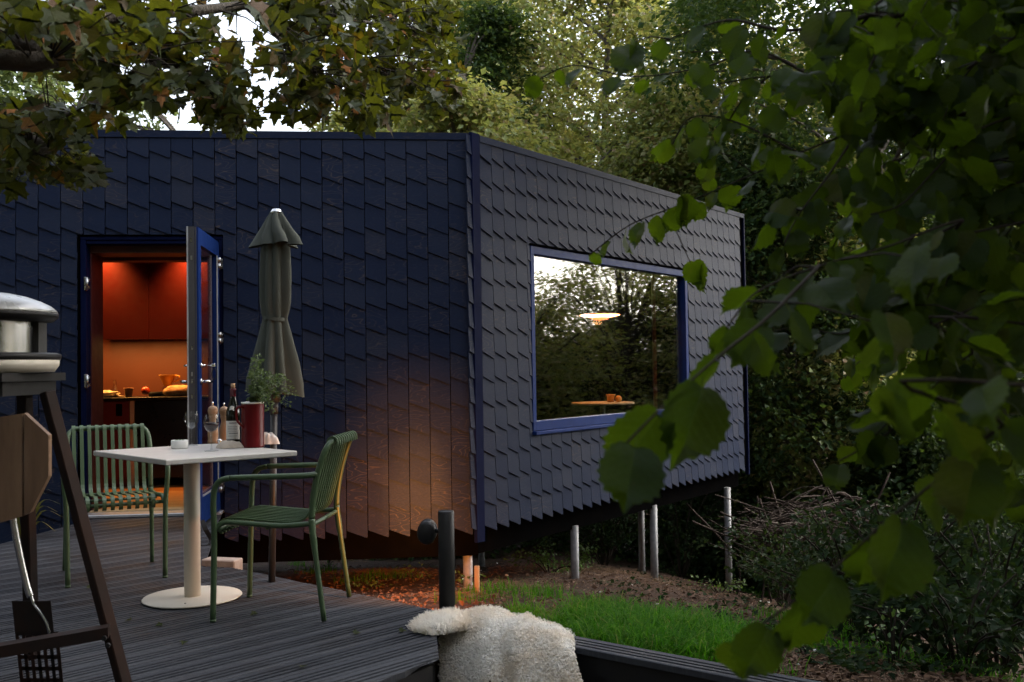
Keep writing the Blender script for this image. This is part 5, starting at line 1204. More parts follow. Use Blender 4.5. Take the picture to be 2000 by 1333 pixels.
SH_ = [('dark green shrub at the crest of the bank, behind the low hazel leaves', 1660, 1235, 7.0, .9, .55, 900), ('tall dark shrub in the middle of the right bank', 1760, 1250, 6.6, 1.15, .65, 1300), ('leafy dark shrub filling the right edge of the picture', 1950, 1270, 6.0, 1.0, .75, 1300), ('low shrub spilling over the litter, bottom right corner', 1880, 1345, 5.0, .55, .6, 800), ('rounded low shrub just above the leaf litter', 1740, 1310, 5.6, .5, .5, 700), ('deep shaded shrub behind the others on the right', 1880, 1190, 8.2, 1.3, .9, 1300), ('thin leggy shrub in the dark right of the last stilt', 1530, 1190, 10.5, 1.0, .8, 800), ('low dark thicket behind the stilts under the cabin', 1330, 1090, 14.5, 1.6, 1.0, 1500), ('dark thicket in the shade below the cabin, left of the thicket by the stilts', 1180, 1060, 14.0, 1.4, 1.1, 1500), ('bushy shrub half hidden behind the hanging hazel twig', 1590, 1220, 8.6, .8, .7, 900)]
for k, (lab, px, py, y, h, r, n) in enumerate(SH_):
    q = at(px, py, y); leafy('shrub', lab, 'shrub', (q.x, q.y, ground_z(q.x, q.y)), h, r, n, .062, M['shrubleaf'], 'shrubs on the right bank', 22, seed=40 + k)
# sword leaves at the left end of the deck
yb = at(40, 1065, 7.15); b = MB(); t = thing('yucca', 'spiky yellow green sword leaved plant beside the deck below the wall', 'plant', (yb.x, yb.y, -.12))
for k, (px, py) in enumerate(((104, 960), (118, 985), (112, 1000), (122, 1010), (108, 1038), (60, 940), (20, 950), (90, 965))):
    e = at(px, py, 7.0) - V((yb.x, yb.y, -.12)); mid = V((e.x * .5, e.y * .5, e.z * .72 + .1))
    pts = smooth_path([(0, 0, 0), mid, e], 5); b = MB(); sd_ = V((e.y, -e.x, .1)).normalized()
    for i in range(len(pts) - 1):
        w0, w1 = .016 * (1 - i / len(pts)) + .001, .016 * (1 - (i + 1) / len(pts)) + .001
        b.add([pts[i] - sd_ * w0, pts[i] + sd_ * w0, pts[i + 1] + sd_ * w1, pts[i + 1] - sd_ * w1], [(0, 1, 2, 3)], True)
    b.build('leaf', M['yucca'], t)
# brush pile under the trees
q = at(1560, 1075, 12.0); t = thing('brush_pile', 'heap of dead brown branches in the dark hollow behind the last stilt', 'brush pile', (q.x, q.y, ground_z(q.x, q.y)))
b = MB(); zc = at(1560, 1035, 12.0).z - ground_z(q.x, q.y)
for k in range(260):
    a = random.gauss(0, .35) + (math.pi if random.random() < .5 else 0); L = random.uniform(.3, 1.1); c = V((random.gauss(.1, .38), random.gauss(0, .3), zc + random.gauss(0, .16)))
    d = V((math.cos(a), random.gauss(0, .5), random.gauss(-.05, .32))).normalized(); s = V((random.gauss(0, .06), random.gauss(0, .06), random.gauss(.02, .07)))
    b.tube(smooth_path([c - d * L / 2, c + s, c + d * L / 2], 3), random.uniform(.004, .012), 5, cap=False)
for k in range(12):
    x = random.uniform(-.9, .9); b.tube(smooth_path([(x, random.uniform(-.2, .3), 0), (x + random.gauss(0, .15), 0, zc * .6), (x + random.gauss(0, .3), .1, zc + random.uniform(0, .9))], 4), .012, 5)
b.build('branches', M['drytwig'], t)
# fallen leaves on the deck
LM = None
# ------------------------------------------------------------------ leaf meshes
def leaf_mesh(name, outline, m, bend, fold, seed, k=1.0, petiole=0.3):
    """outline: right half (x,y) from base to tip; y along the leaf, x to its side; a folded, gently curled blade with its stalk"""
    rj = random.Random(seed); b = MB(); vs = []; fs = []; n = len(outline)
    ph = rj.uniform(0, 6)
    def z(x, y): return -bend * y * y + fold * abs(x) + 0.045 * math.sin(7 * x + ph) * y + 0.03 * math.sin(9 * y + ph * 2 + 3 * x)
    ys = [y for _, y in outline]
    for s in (1, -1):
        k0 = len(vs)
        for x, y in outline: vs.append((s * x * k, y, z(s * x, y)))
        for x, y in outline: vs.append((0, min(max(y, 0), 1), z(0, min(max(y, 0), 1))))
        for i in range(n - 1):
            q = (k0 + i, k0 + i + 1, k0 + n + i + 1, k0 + n + i); fs.append(q if s > 0 else q[::-1])
    b.add(vs, fs, True)
    w = 0.011; b.add([(-w, 0.0, .002), (w, 0.0, .002), (0, -petiole, 0.05), (0, 0, -.02)], [(0, 1, 2), (0, 2, 3), (1, 3, 2)])
    return b.mesh(name, m)
MAPLE = [(0.0, 0.0), (0.10, 0.0), (0.24, -0.10), (0.33, -0.04), (0.29, 0.06), (0.40, 0.16), (0.56, 0.20), (0.50, 0.33), (0.58, 0.46), (0.42, 0.43), (0.27, 0.36), (0.24, 0.48), (0.30, 0.66), (0.16, 0.68), (0.09, 0.84), (0.0, 1.0)]
HAZEL = [(0.0, 0.03), (0.10, -0.06), (0.24, -0.04), (0.31, 0.05), (0.36, 0.07), (0.38, 0.17), (0.44, 0.20), (0.43, 0.31), (0.50, 0.36), (0.46, 0.46), (0.51, 0.54), (0.43, 0.59), (0.46, 0.69), (0.36, 0.71), (0.36, 0.80), (0.24, 0.79), (0.19, 0.88), (0.10, 0.88), (0.0, 1.04)]
ML = [leaf_mesh('maple_leaf', MAPLE, M['maple'], bd, fd, 20 + i, k) for i, (bd, fd, k) in enumerate(((.12, .16, 1.0), (.28, .24, .92), (-.05, .30, .95), (.40, .10, 1.05)))]
HL = [leaf_mesh('hazel_leaf', HAZEL, M['hazel'], bd, fd, 50 + i, k) for i, (bd, fd, k) in enumerate(((.14, .14, 1.0), (.32, .22, .92), (.02, .32, .95), (.45, .12, 1.04)))]
def basis(p, tip, nrm, s):
    y = tip.normalized(); x = y.cross(nrm).normalized(); z = x.cross(y)
    return Matrix(((x.x * s, y.x * s, z.x * s, p.x), (x.y * s, y.y * s, z.y * s, p.y), (x.z * s, y.z * s, z.z * s, p.z), (0, 0, 0, 1)))
def place_leaves(root, spec, meshes, cap=300):
    """spec: (matrix, variant). The ones that show largest become parts, the rest one joined part"""
    sc = []
    for mt, v in spec:
        p = mt.translation; d = p - CAM; z = d.dot(_F); L = mt.col[1].xyz.length; u, w = (pix_uv(p) if z > .1 else (-1e4, 0))
        face = abs(mt.col[2].xyz.normalized().dot(d.normalized()))
        sc.append((L * L / z / z * (.2 + face) if z > .1 and -30 < u < 2030 and -30 < w < 1363 else 0, mt, v))
    sc.sort(key=lambda a: -a[0]); inv = MW[root.name].inverted()
    for _, mt, v in sc[:cap]:
        o = bpy.data.objects.new('leaf', meshes[v]); C.objects.link(o); o.parent = root; o.matrix_basis = inv @ mt
    if len(sc) > cap:
        VS, FS = [], []; off = 0; cache = []
        for me in meshes:
            co = np.zeros(len(me.vertices) * 3); me.vertices.foreach_get('co', co); tris = []
            for p in me.polygons:
                vv = list(p.vertices); tris += [(vv[0], vv[i], vv[i + 1]) for i in range(1, len(vv) - 1)]
            cache.append((co.reshape(-1, 3), np.array(tris)))
        for _, mt, v in sc[cap:]:
            co, tr = cache[v]; mm = np.array(inv @ mt); VS.append(co @ mm[:3, :3].T + mm[:3, 3]); FS.append(tr + off); off += len(co)
        o = obj('foliage', mesh_np('foliage', np.concatenate(VS), np.concatenate(FS), meshes[0].materials[0], True), root); o['kind'] = 'stuff'
rl = random.Random(21)
def rv(s=1.0): return V((rl.gauss(0, s), rl.gauss(0, s), rl.gauss(0, s)))

# ------------------------------------------------------------------ the maple whose boughs hang in at the top left
def maple():
    root = thing('maple_tree', 'maple tree reaching in from the top left with large lobed turning leaves', 'tree', (-4.6, 2.2, -0.13))
    cl = [(30, 20, 120, 60, 2.7, 46), (150, 40, 110, 70, 3.0, 60), (270, 45, 100, 70, 3.2, 60), (355, 95, 45, 45, 3.3, 24), (210, 120, 90, 45, 3.1, 46), (310, 150, 50, 32, 3.3, 26), (110, 130, 60, 14, 3.5, 5), (30, 80, 60, 18, 3.0, 10),
          (30, 270, 70, 45, 3.6, 50), (100, 310, 60, 40, 3.7, 46), (155, 335, 40, 28, 3.8, 30), (60, 225, 70, 30, 3.7, 30), (160, 225, 90, 35, 3.8, 36), (235, 185, 60, 30, 3.6, 20), (15, 330, 40, 35, 3.5, 22),
          (420, 160, 70, 50, 3.6, 56), (450, 225, 45, 28, 4.0, 30), (470, 245, 25, 18, 4.2, 14), (395, 205, 40, 30, 3.8, 20), (500, 8, 60, 16, 3.6, 18), (455, 110, 30, 40, 3.6, 16),
          (590, 50, 90, 60, 3.8, 66), (570, 150, 45, 60, 3.8, 36), (660, 90, 90, 70, 4.2, 86), (650, 190, 90, 45, 4.3, 70), (570, 215, 30, 30, 4.0, 12), (760, 70, 90, 60, 4.9, 96), (760, 160, 100, 55, 4.9, 110), (720, 225, 60, 20, 4.6, 30), (840, 50, 45, 40, 5.2, 34), (840, 160, 45, 50, 5.2, 44), (870, 200, 20, 25, 5.2, 10), (700, 10, 120, 30, 4.4, 50), (560, 0, 120, 25, 3.9, 40)]
    limbs = {'a': [V((-4.6, 2.2, -.3)), V((-4.5, 2.3, 1.4)), V((-3.9, 2.6, 2.35))]}
    b = MB(); b.tube(smooth_path(limbs['a'], 6), [.16 - .004 * i for i in range(13)], 12); b.build('trunk', M['bark'], root, True)
    fork = V((-3.9, 2.6, 2.35))
    bp = [[fork, at(-60, 110, 2.75), at(40, 80, 2.8), at(120, 45, 2.95), at(260, 30, 3.15), at(400, 20, 3.35), at(480, 12, 3.55), at(600, 20, 3.8), at(720, 45, 4.5), at(830, 60, 5.1)],
          [fork, at(-40, 280, 3.4), at(60, 255, 3.6), at(150, 215, 3.75), at(235, 175, 3.7)], [at(150, 40, 3.0), at(260, 110, 3.15), at(380, 150, 3.5), at(460, 235, 4.0)],
          [at(480, 12, 3.55), at(560, 90, 3.7), at(640, 170, 4.2), at(720, 225, 4.6)], [at(600, 20, 3.8), at(680, 100, 4.3), at(780, 160, 4.9), at(860, 190, 5.2)], [at(60, 255, 3.6), at(120, 310, 3.7), at(170, 345, 3.8)]]
    nodes = []
    for k, P in enumerate(bp):
        pts = smooth_path(P, 5); n = len(pts); r0 = (.034, .020, .016, .012, .012, .008)[k]
        MB().tube(pts, [max(.0035, r0 * (1 - .85 * i / n)) for i in range(n)], 7).build('branch', M['bark'], root, True); nodes += pts
    spec = []; tw = MB()
    for px, py, rx, ry, y, n in cl:
        n = int(n * 1.35)
        for _ in range(n):
            p = at(px + rx * max(-1.35, min(1.35, rl.gauss(0, .6))), py - 6 + ry * max(-1.25, min(1.0, rl.gauss(0, .6))), y + rl.gauss(0, .17 + .02 * y))
            nr = min(nodes, key=lambda q: (q - p).length_squared) if rl.random() < .30 else None
            if nr is not None and (nr - p).length < 1.1: tw.tube([nr, (nr + p) / 2 + V((0, 0, .03)), p + V((0, 0, .015))], [.0035, .0025, .0014], 4, cap=False)
            tip = V((rl.gauss(0, .6), rl.gauss(0, .6), rl.uniform(-1.1, .1))); nrm = V((rl.gauss(0, .75), rl.gauss(-.15, .75), 1.0))
            spec.append((basis(p, tip, nrm, rl.uniform(.042, .098) * (1.08 if y > 4.4 else 1)), rl.randrange(4)))
    tag(tw.build('twigs', M['twig'], root, True), kind='stuff')
    # the rest of its crown, unseen above the picture, added for its shade
    n = 14000; P = np.stack([rng.uniform(-7, -1.7, n), rng.uniform(-1.5, 4.4, n), np.zeros(n)], 1); P[:, 2] = np.maximum(2.6, 1.47 + P[:, 1] * .375) + rng.gamma(2.0, .30, n)
    keep = np.array([noise.noise((x * .7, y * .7, z * .9)) > -.15 for x, y, z in P]); P = P[keep]; n = len(P)
    T = rng.normal(size=(n, 3)) + [0, 0, -.4]; N = rng.normal(size=(n, 3)) * .45 + [0, 0, 1]; sz = rng.uniform(.08, .13, n)
    v, f = leaf_quads(P - np.array([-4.6, 2.2, -.13]), T, N, sz, sz * .9, .15); cr = obj('crown', mesh_np('maple_crown', v, f, M['maple']), root); cr['kind'] = 'stuff'
    place_leaves(root, spec, ML)
    return spec
maple()

# ------------------------------------------------------------------ the hazel hanging in from the right
def hazel():
    root = thing('hazel_tree', 'hazel hanging in from the right with rounded toothed leaves on drooping twigs', 'tree', (3.4, 2.0, -0.6))
    stem = [V((3.4, 2.0, -.8)), V((3.3, 2.0, .8)), V((2.8, 2.05, 1.8)), V((2.2, 2.1, 2.6))]
    MB().tube(smooth_path(stem, 6), [.07 - .002 * i for i in range(19)], 10).build('trunk', M['bark'], root, True)
    S0, S1, S2 = stem[1], stem[2], stem[3]
    br = [ # (points, leaf length, leaf step, droop)
        ([S1, at(2010, 218, 2.05), at(1800, 185, 2.15), at(1600, 160, 2.2), at(1500, 150, 2.25), at(1400, 165, 2.3)], .085, .045),
        ([at(1600, 160, 2.2), at(1480, 100, 2.25), at(1380, 130, 2.35), at(1240, 150, 2.4), at(1120, 128, 2.45), at(1045, 160, 2.5)], .075, .055),
        ([at(1800, 185, 2.15), at(1680, 250, 2.1), at(1560, 300, 2.15), at(1450, 350, 2.25), at(1330, 400, 2.35), at(1230, 440, 2.4), at(1150, 500, 2.45)], .080, .048),
        ([at(1560, 300, 2.15), at(1440, 240, 2.25), at(1350, 230, 2.3), at(1310, 290, 2.35)], .080, .05),
        ([S2, at(1900, -40, 1.9), at(1700, 30, 1.95), at(1540, 60, 2.0), at(1420, 40, 2.1), at(1300, 80, 2.2)], .085, .05),
        ([S1, at(2020, 430, 1.7), at(1880, 430, 1.65), at(1740, 480, 1.6), at(1600, 520, 1.55), at(1480, 570, 1.5), at(1420, 640, 1.45)], .085, .05),
        ([at(1600, 520, 1.55), at(1500, 620, 1.35), at(1400, 700, 1.25), at(1300, 790, 1.2), at(1220, 870, 1.18)], .105, .062),
        ([at(1880, 430, 1.65), at(1760, 580, 1.8), at(1660, 650, 1.9), at(1560, 640, 2.0), at(1500, 650, 2.0)], .085, .055),
        ([S0, at(2060, 640, 1.6), at(1900, 690, 1.75), at(1790, 790, 1.85), at(1730, 850, 1.9), at(1640, 900, 1.9)], .085, .055),
        ([S0, at(2100, 760, 1.1), at(1960, 830, 1.12), at(1840, 930, 1.14), at(1730, 1020, 1.16), at(1630, 1110, 1.18), at(1530, 1190, 1.20), at(1440, 1250, 1.22)], .105, .052),
        ([S1, at(2010, 300, 2.1), at(1920, 380, 2.05), at(1860, 520, 2.0), at(1820, 650, 2.0), at(1800, 760, 2.0)], .085, .040),
        ([S2, at(2000, 60, 2.0), at(1900, 130, 2.0), at(1840, 240, 2.0), at(1820, 340, 2.0)], .085, .038),
        ([S1, at(2050, 520, 2.1), at(1960, 600, 2.1), at(1900, 720, 2.1), at(1880, 850, 2.1)], .085, .040),
        ([S2, at(1850, -80, 1.6), at(1760, 40, 1.6), at(1700, 130, 1.62), at(1680, 220, 1.64)], .085, .05),
        ([at(1680, 250, 2.1), at(1620, 340, 2.0), at(1560, 420, 1.95), at(1530, 480, 1.9)], .085, .05),
        ([at(2010, 218, 2.05), at(1900, 260, 1.9), at(1820, 340, 1.85), at(1760, 400, 1.8), at(1700, 420, 1.8)], .085, .045),
        ([S2, at(1980, -60, 2.0), at(1930, 60, 2.0), at(1960, 180, 2.0), at(1990, 280, 2.0)], .085, .038),
        ([S1, at(2080, 330, 1.9), at(2000, 460, 1.9), at(1970, 580, 1.9)], .085, .038),
        ([at(1850, 240, 2.2), at(1740, 330, 2.25), at(1660, 420, 2.3), at(1620, 500, 2.3)], .08, .04), ([at(1900, 480, 2.3), at(1790, 560, 2.3), at(1700, 640, 2.35), at(1650, 740, 2.4)], .08, .042), ([at(1950, 560, 2.2), at(1860, 660, 2.2), at(1780, 720, 2.25), at(1730, 780, 2.3)], .08, .042), ([at(1500, 150, 2.25), at(1440, 210, 2.3), at(1400, 290, 2.35), at(1380, 350, 2.4)], .075, .045), ([at(1700, 30, 1.95), at(1620, 110, 2.1), at(1560, 170, 2.15), at(1500, 260, 2.2)], .08, .042)]
    spec = []; tw = MB()
    for k, (P, ll, stp) in enumerate(br):
        pts = smooth_path(P, 6); n = len(pts)
        r0 = .0075 if k in (0, 4) else .0032
        MB().tube(pts, [max(.0017, r0 * (1 - .85 * i / n)) for i in range(n)], 6).build('branch', M['twig'], root, True)
        acc = 0; side = 1; d_prev = None
        for i in range(1, n):
            seg = pts[i] - pts[i - 1]; L = seg.length; z = (pts[i] - CAM).dot(_F)
            acc += L
            u, w = pix_uv(pts[i])
            if u > 2150: acc = 0; continue
            while acc > stp:
                acc -= stp; side = -side
                p = pts[i] - seg * (acc / max(L, 1e-6)) if acc < L else pts[i]
                sd_ = seg.normalized().cross(V((0, 0, 1))); sd_ = sd_.normalized() * side
                tip = seg.normalized() * .55 + sd_ * rl.uniform(.2, .8) + V((0, 0, rl.uniform(-1.15, -.25)))
                nrm = V((rl.gauss(0, .5), rl.gauss(-.55, .5), rl.uniform(.2, 1.0)))
                s = ll * rl.uniform(.55, .95) * (1 - .25 * (i / n) ** 3)
                pe = p + tip.normalized() * s * .28; spec.append((basis(pe, tip, nrm, s), rl.randrange(4)))
                if rl.random() < .30 and k not in (1, 6, 9):   # a side twig
                    q = p + sd_ * rl.uniform(.06, .16) + V((rl.gauss(0, .04), rl.gauss(0, .06), rl.uniform(-.12, .05)))
                    tw.tube([p, (p + q) / 2 + V((0, 0, .01)), q], [.0022, .0016, .001], 4, cap=False)
                    for _ in range(2):
                        tip = rv(.5) + V((0, 0, -.6)); s2 = ll * rl.uniform(.7, 1.0); spec.append((basis(q + rv(.012), tip, V((rl.gauss(0, .6), rl.gauss(-.5, .5), .7)), s2), rl.randrange(4)))
    tag(tw.build('twigs', M['twig'], root, True), kind='stuff')
    # the crown overhead, above the picture: it keeps the right side in shade
    n = 42000; P = np.stack([rng.uniform(1.3, 7.5, n), rng.uniform(1.2, 12, n), np.zeros(n)], 1); P[:, 2] = 1.55 + P[:, 1] * .375 + rng.gamma(2.0, .38, n)
    keep = np.array([noise.noise((x * .8, y * .8, z * .9)) > -.18 and x > 2.5 + .12 * max(0, 5 - y) for x, y, z in P]); P = P[keep]; n = len(P)
    T = rng.normal(size=(n, 3)) + [0, 0, -.7]; N = rng.normal(size=(n, 3)) * .5 + [0, 0, 1]; sz = rng.uniform(.07, .12, n)
    v, f = leaf_quads(P - np.array([3.4, 2.0, -.6]), T, N, sz, sz * .85, .15); cr = obj('crown', mesh_np('hazel_crown', v, f, M['hazel']), root); cr['kind'] = 'stuff'
    n = 9000; P = np.stack([rng.uniform(.62, 3.2, n), rng.uniform(.5, 3.2, n), np.zeros(n)], 1); P[:, 2] = 1.5 + P[:, 1] * .375 + rng.gamma(2.0, .30, n)
    P = P[P[:, 0] > .80 + .24 * np.maximum(0, P[:, 1] - 1.5)]; n = len(P); T = rng.normal(size=(n, 3)) + [0, 0, -.7]; N = rng.normal(size=(n, 3)) * .5 + [0, 0, 1]; sz = rng.uniform(.06, .10, n)
    v, f = leaf_quads(P - np.array([3.4, 2.0, -.6]), T, N, sz, sz * .85, .15); cr = obj('crown', mesh_np('hazel_crown', v, f, M['hazel']), root); cr['kind'] = 'stuff'
    # dense inner foliage towards the trunk
    for _ in range(520):
        u, w = rl.uniform(1660, 2060), rl.uniform(-60, 980); y = rl.uniform(1.7, 2.8)
        if w > 700 and u < 1850: continue
        p = at(u, w, y); tip = rv(.5) + V((0, 0, -.6)); spec.append((basis(p, tip, V((rl.gauss(0, .6), rl.gauss(-.4, .6), .8)), rl.uniform(.055, .085)), rl.randrange(4)))
    print('hazel leaves', len(spec))
    place_leaves(root, spec, HL)
hazel()
for px, py, lab in ((170, 1147, 'small rust brown fallen leaf by the front leg of the far chair'), (317, 1220, 'small pale fallen leaf on the deck before the table foot'), (359, 1253, 'pale yellow fallen leaf on the deck nearest the front'), (254, 1212, 'dark curled fallen leaf on the deck left of the table foot'), (500, 1197, 'tiny dark fallen leaf beside the front leg of the near chair'), (590, 1303, 'dark fallen leaf lying at the bottom edge of the deck'), (690, 1236, 'brown fallen leaf between the near chair and the sheepskin'), (780, 1232, 'small brown fallen leaf close to the sheepskin')):
    p = onz(px, py, 0.008); o = bpy.data.objects.new('fallen_leaf', ML[1]); C.objects.link(o); o.matrix_world = basis(p, V((rl.gauss(0, 1), rl.gauss(0, 1), .1)), V((.2, -.3, 1)), .035); tag(o, lab, 'leaf', 'fallen leaves on the deck')
p = DK_E0 + DK_E * .12 + DK_N * .235; q = at(880, 1305, p.y - .02); tag(MB().tube([q, q + V((.012, -.004, .002))], .003, 5).build('wood_chip', M['twig']), 'dark sliver of bark caught in the sheepskin wool', 'wood chip')

# ------------------------------------------------------------------ background trees: trunk with limbs, crown of many small leaves
def crown_np(seed, h, r, z0, ncl, per, ls, rc, shape=1.0, gate=-0.25):
    rg = np.random.default_rng(seed); cs = []
    while len(cs) < ncl:
        t = rg.uniform(0, 1); z = z0 + (h - z0) * t
        rad = r * (max(0.02, math.sin(math.pi * min(1, .12 + .88 * t) ** .8)) ** .7 if shape else 1); a = rg.uniform(0, 6.283); q = rad * rg.uniform(.15, 1) ** .5
        x, y = q * math.cos(a), q * math.sin(a)
        if noise.noise((x * .55 + seed, y * .55, z * .55)) < gate: continue
        cs.append((x, y, z))
    cs = np.array(cs); n = ncl * per; ci = np.repeat(np.arange(ncl), per)
    P = cs[ci] + rg.normal(size=(n, 3)) * [rc, rc, rc * .42]
    P[:, 2] -= .25 * ((P[:, 0] - cs[ci, 0]) ** 2 + (P[:, 1] - cs[ci, 1]) ** 2)
    T = (P - cs[ci]) * [1, 1, .3] + rg.normal(size=(n, 3)) * rc * .6; T[:, 2] -= rc * .35
    N = rg.normal(size=(n, 3)) * .55 + [0, 0, 1.0]
    sz = ls * rg.uniform(.6, 1.3, n)
    return leaf_quads(P, T, N, sz, sz * rg.uniform(.5, .85, n), .16), cs
CROWNS = {}
def tree(name, label, x, y, h, r, z0, m, ncl, per, ls, rc, seed, key=None, rot=0, gate=-.25, cat='tree', group='trees around the cabin'):
    gz_ = ground_z(x, y); t = thing(name, label, cat, (x, y, gz_), rot, group)
    kk = key or seed
    if kk not in CROWNS:
        (v, f), cs = crown_np(seed, h, r, z0, ncl, per, ls, rc, gate=gate); me = mesh_np(name + '_crown', v, f, M[m])
        b = MB(); rj = random.Random(seed); lean = V((rj.gauss(0, .25), rj.gauss(0, .25), 0)); tp = V((lean.x * 2, lean.y * 2, h * .85))
        tr = smooth_path([(0, 0, -.5), V((lean.x * .4, lean.y * .4, h * .3)), V((lean.x, lean.y, h * .6)), tp], 5); nn = len(tr); rb = .012 * h + .03
        b.tube(tr, [rb * (1 - .85 * i / nn) for i in range(nn)], 9)
        for c in cs[rj.sample(range(len(cs)), min(len(cs), 34))]:
            c = V(c); s = min((p for p in tr if p.z < c.z - .1 * h * .5), key=lambda p: (p - c).length, default=tr[3]); mid = (s + c) / 2 + V((0, 0, .12 * (c - s).length))
            b.tube(smooth_path([s, mid, c], 3), [rb * .30, rb * .25, rb * .22, rb * .17, rb * .13, rb * .09, rb * .05], 5, cap=False)
        CROWNS[kk] = (me, b.mesh(name + '_trunk', M['bark']))
    cm, tm = CROWNS[kk]
    obj('trunk', tm, t); obj('crown', cm, t); return t
TL = [
 ('pale_tree', 'pale feathery tree behind the roof at the far left', -8.1, 16.0, 8.6, 1.5, 4.6, 'paleleaf', 150, 70, .12, .26, 1),
 ('pale_tree', 'pale sapling rising just right of the flue', -6.7, 17.5, 8.0, 1.1, 4.6, 'paleleaf', 60, 60, .12, .22, 2),
 ('field_maple', 'loose leaved tree low behind the roof under the maple bough', -2.9, 18.5, 7.9, 1.35, 3.4, 'treeleaf', 170, 70, .12, .30, 3),
 ('field_maple', 'broad green tree low behind the middle of the roof', -.9, 17.0, 7.9, 2.2, 3.4, 'treeleaf', 210, 80, .12, .30, 4),
 ('ivied_tree', 'dark green ivied tree rising behind the corner of the cabin', -.3, 20.5, 10.5, 1.7, 3.0, 'ivyleaf', 300, 80, .12, .30, 5),
 ('field_maple', 'tall light green tree behind the cabin corner', 2.0, 22.5, 13.5, 3.3, 3.0, 'treeleaf', 640, 85, .135, .40, 6),
 ('field_maple', 'tall olive tree with brownish seed tufts above the side wall', 4.6, 19.5, 12.0, 2.9, 2.4, 'treeleaf', 640, 85, .125, .36, 7),
 ('field_maple', 'bushy olive tree right behind the end of the side wall', 5.2, 17.0, 7.6, 2.2, .8, 'treeleaf', 330, 80, .115, .30, 8),
 ('ivied_tree', 'dark dense tree right of the cabin end', 7.2, 18.4, 8.6, 2.2, .3, 'ivyleaf', 420, 80, .11, .30, 9),
 ('field_maple', 'olive tree behind the hanging hazel at the upper right', 9.8, 20.8, 11.0, 2.9, 1.2, 'treeleaf', 470, 80, .12, .33, 10)]
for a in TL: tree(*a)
MORE = [('ivied_tree', 'dark tree at the right edge behind the hazel leaves', 10.6, 20.4, 0.6, 9, .3), ('field_maple', 'olive tree filling the gap between the two tall trees', 2.9, 18.6, 1.3, 8, .9), ('ivied_tree', 'dark tree deep behind the brush pile', 4.6, 21.5, 2.2, 9, .0), ('field_maple', 'far olive tree beyond the dark tree on the right', 12.6, 25.5, 1.1, 10, .0), ('ivied_tree', 'shaded tree low behind the shrubs on the right bank', 6.3, 14.6, 4.0, 9, 'low'), ('field_maple', 'far tree high behind the corner of the cabin', -.6, 26.5, 2.6, 6, .0), ('ivied_tree', 'dark tree between the cabin end and the brush pile', 4.4, 16.4, 3.1, 9, -.9),
        ('ivied_tree', 'deep dark tree low at the far right', 8.8, 16.6, 5.0, 9, 'low'), ('thicket', 'low dark thicket seen under the middle of the cabin', 1.2, 17.6, 2.0, 9, 'under'), ('thicket', 'low dark thicket seen between the last two stilts', 3.6, 17.2, .7, 9, 'under'), ('thicket', 'low dark thicket seen under the cabin behind its corner', -1.6, 16.8, 4.1, 9, 'under'), ('ivied_tree', 'dark tree hidden low behind the last stilt', 5.9, 20.0, 1.4, 9, -1.2),
        ('ivied_tree', 'dark tree across the valley mirrored at the left of the window', 25.5, 13.0, .4, 9, -1.6), ('ivied_tree', 'dark tree across the valley mirrored in the middle of the window', 25.0, 16.5, 2.0, 9, -1.4), ('ivied_tree', 'dark tree across the valley mirrored behind the lamp', 24.0, 20.5, 2.9, 9, -1.6), ('ivied_tree', 'dark tree across the valley mirrored at the right of the window', 22.5, 24.0, 5.1, 9, -1.2), ('ivied_tree', 'dark tree mirrored low in the window glass', 28.0, 10.0, 3.6, 9, -1.8),
        ('airy_tree', 'airy tree mirrored against the bright sky in the window', 24.0, 14.5, 1.9, 77, -.5), ('ivied_tree', 'dark tree low across the valley left of the mirrored airy tree', 27.0, 11.5, 1.6, 9, -2.2), ('ivied_tree', 'dark tree low across the valley right of the mirrored airy tree', 23.5, 18.3, 4.4, 9, -2.4), ('ivied_tree', 'low dark tree filling the mirrored treeline over the table', 26.0, 14.8, 5.6, 9, -2.5), ('airy_tree', 'airy tree mirrored at the left edge of the window', 26.0, 11.0, 3.3, 77, -.6), ('airy_tree', 'airy tree mirrored at the right edge of the window', 19.5, 22.5, 4.6, 77, -.4), ('airy_tree', 'airy tree mirrored behind the lamp', 28.0, 18.0, 5.2, 77, -.4), ('airy_tree', 'airy tree mirrored above the left of the window', 30.0, 14.0, 2.5, 77, -.2), ('airy_tree', 'airy tree mirrored high in the middle of the window', 21.0, 15.8, 4.0, 77, -.7), ('airy_tree', 'airy tree mirrored right of the lamp', 20.0, 19.3, 3.0, 77, .2), ('ivied_tree', 'dark tree low across the valley mirrored at the far right of the pane', 20.6, 25.5, 2.4, 9, -1.0), ('ivied_tree', 'low dark tree mirrored right of the lamp', 21.8, 21.6, .8, 9, -1.4), ('airy_tree', 'second airy tree mirrored against the sky in the window', 22.0, 20.0, .2, 77, -.5)]
airy = crown_np(77, 9.0, 3.6, 2.0, 260, 50, .13, .34, gate=-.05)
b = MB(); b.tube([(0, 0, -3), (0.1, 0, 4), (.2, .1, 8.5)], [.18, .13, .03], 8)
for c in airy[1][:40]: b.tube(smooth_path([(0.1, 0, max(1, c[2] * .6)), (c[0] * .5, c[1] * .5, c[2] * .85), tuple(c)], 3), .025, 5, cap=False)
CROWNS[77] = (mesh_np('airy_crown', *airy[0], M['treeleaf']), b.mesh('airy_trunk', M['bark']))
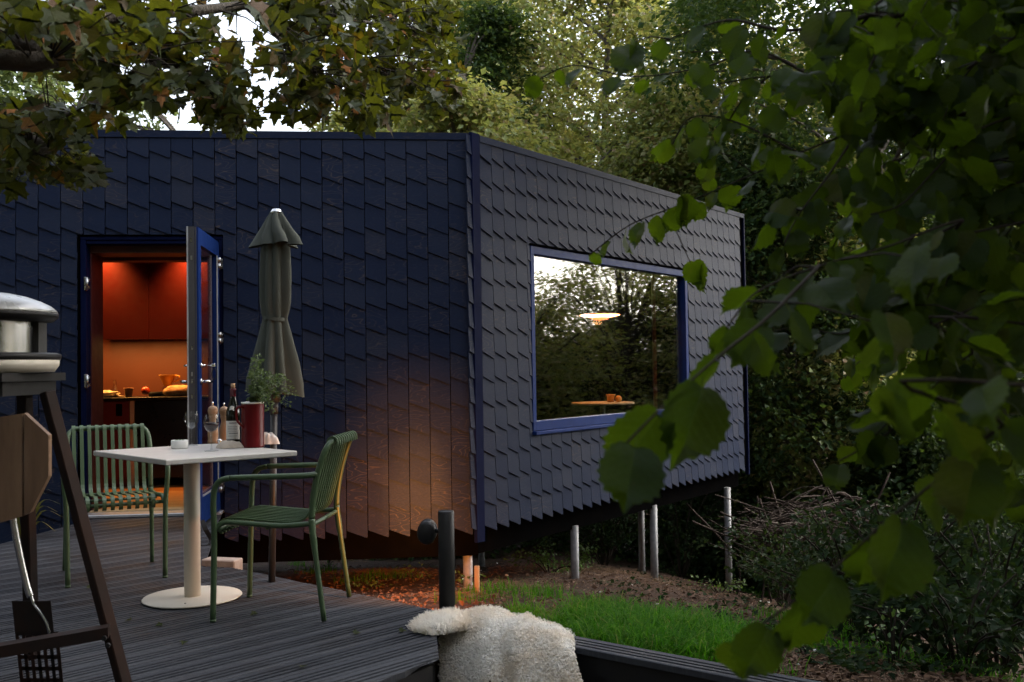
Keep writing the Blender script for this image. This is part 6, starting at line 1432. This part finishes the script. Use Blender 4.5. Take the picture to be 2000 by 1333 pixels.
for nm, lab, x, y, rot, key, dz in MORE:
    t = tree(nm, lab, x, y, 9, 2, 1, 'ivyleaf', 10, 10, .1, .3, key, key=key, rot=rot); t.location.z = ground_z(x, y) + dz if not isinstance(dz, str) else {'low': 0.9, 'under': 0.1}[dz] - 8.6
for nm, lab, x, y, h, r, z0, m, key in (('overhanging_tree', 'tall tree with a high dark crown over the right bank', 5.9, 16.2, 13.5, 3.3, 7.4, 'ivyleaf', 31), ('overhanging_tree', 'tall tree whose dark crown closes the top right corner', 6.2, 10.4, 12.0, 2.9, 6.4, 'ivyleaf', 32), ('overhanging_tree', 'unseen tall dark crowned tree added beyond the right edge to shade the bank', 11.0, 9.3, 13.0, 3.2, 7.2, 'ivyleaf', 33), ('overhanging_tree', 'unseen leafy tree added just beyond the right edge to shade the hazel', 8.2, 4.8, 11.0, 3.0, 4.2, 'ivyleaf', 34)):
    tree(nm, lab, x, y, h, r, z0, m, 330, 75, .125, .36, key, gate=-.15)  # the last two stand out of view, added to shade bank and hazel
wood = thing('unseen_woodland', None, None, (0, -9, 0)); wood.location = (0, 0, 0); tag(wood, kind='stuff')     # unseen ring of trees added around the clearing to cut low light
for x, y, key, rot in ((-10.5, 2.5, 10, .4), (-12.5, 8.0, 7, 1.4), (-9.0, -4.0, 9, 2.2), (-4.5, -8.5, 10, 3.0), (0.8, -10.5, 7, 4.0), (5.6, -9.0, 9, 5.0), (9.5, -5.5, 10, .9), (11.5, -.5, 9, 1.7), (12.5, 3.4, 10, 2.8), (-8.0, -.8, 9, 4.4), (-7.2, -6.8, 10, .2), (-1.8, -9.2, 9, 5.5), (3.2, -8.4, 10, 2.0), (7.8, -7.6, 7, 3.3), (10.6, -3.2, 9, 4.9), (-11.6, 5.2, 9, 3.7)):
    cm, tm = CROWNS[key]
    for nm, me in (('trunk', tm), ('crown', cm)):
        o = obj(nm, me, wood); o.location = (x, y, ground_z(x, y) - .4); o.rotation_euler = (0, 0, rot)
print('objects', len(bpy.data.objects), 'tris', sum(len(m.polygons) for m in bpy.data.meshes))
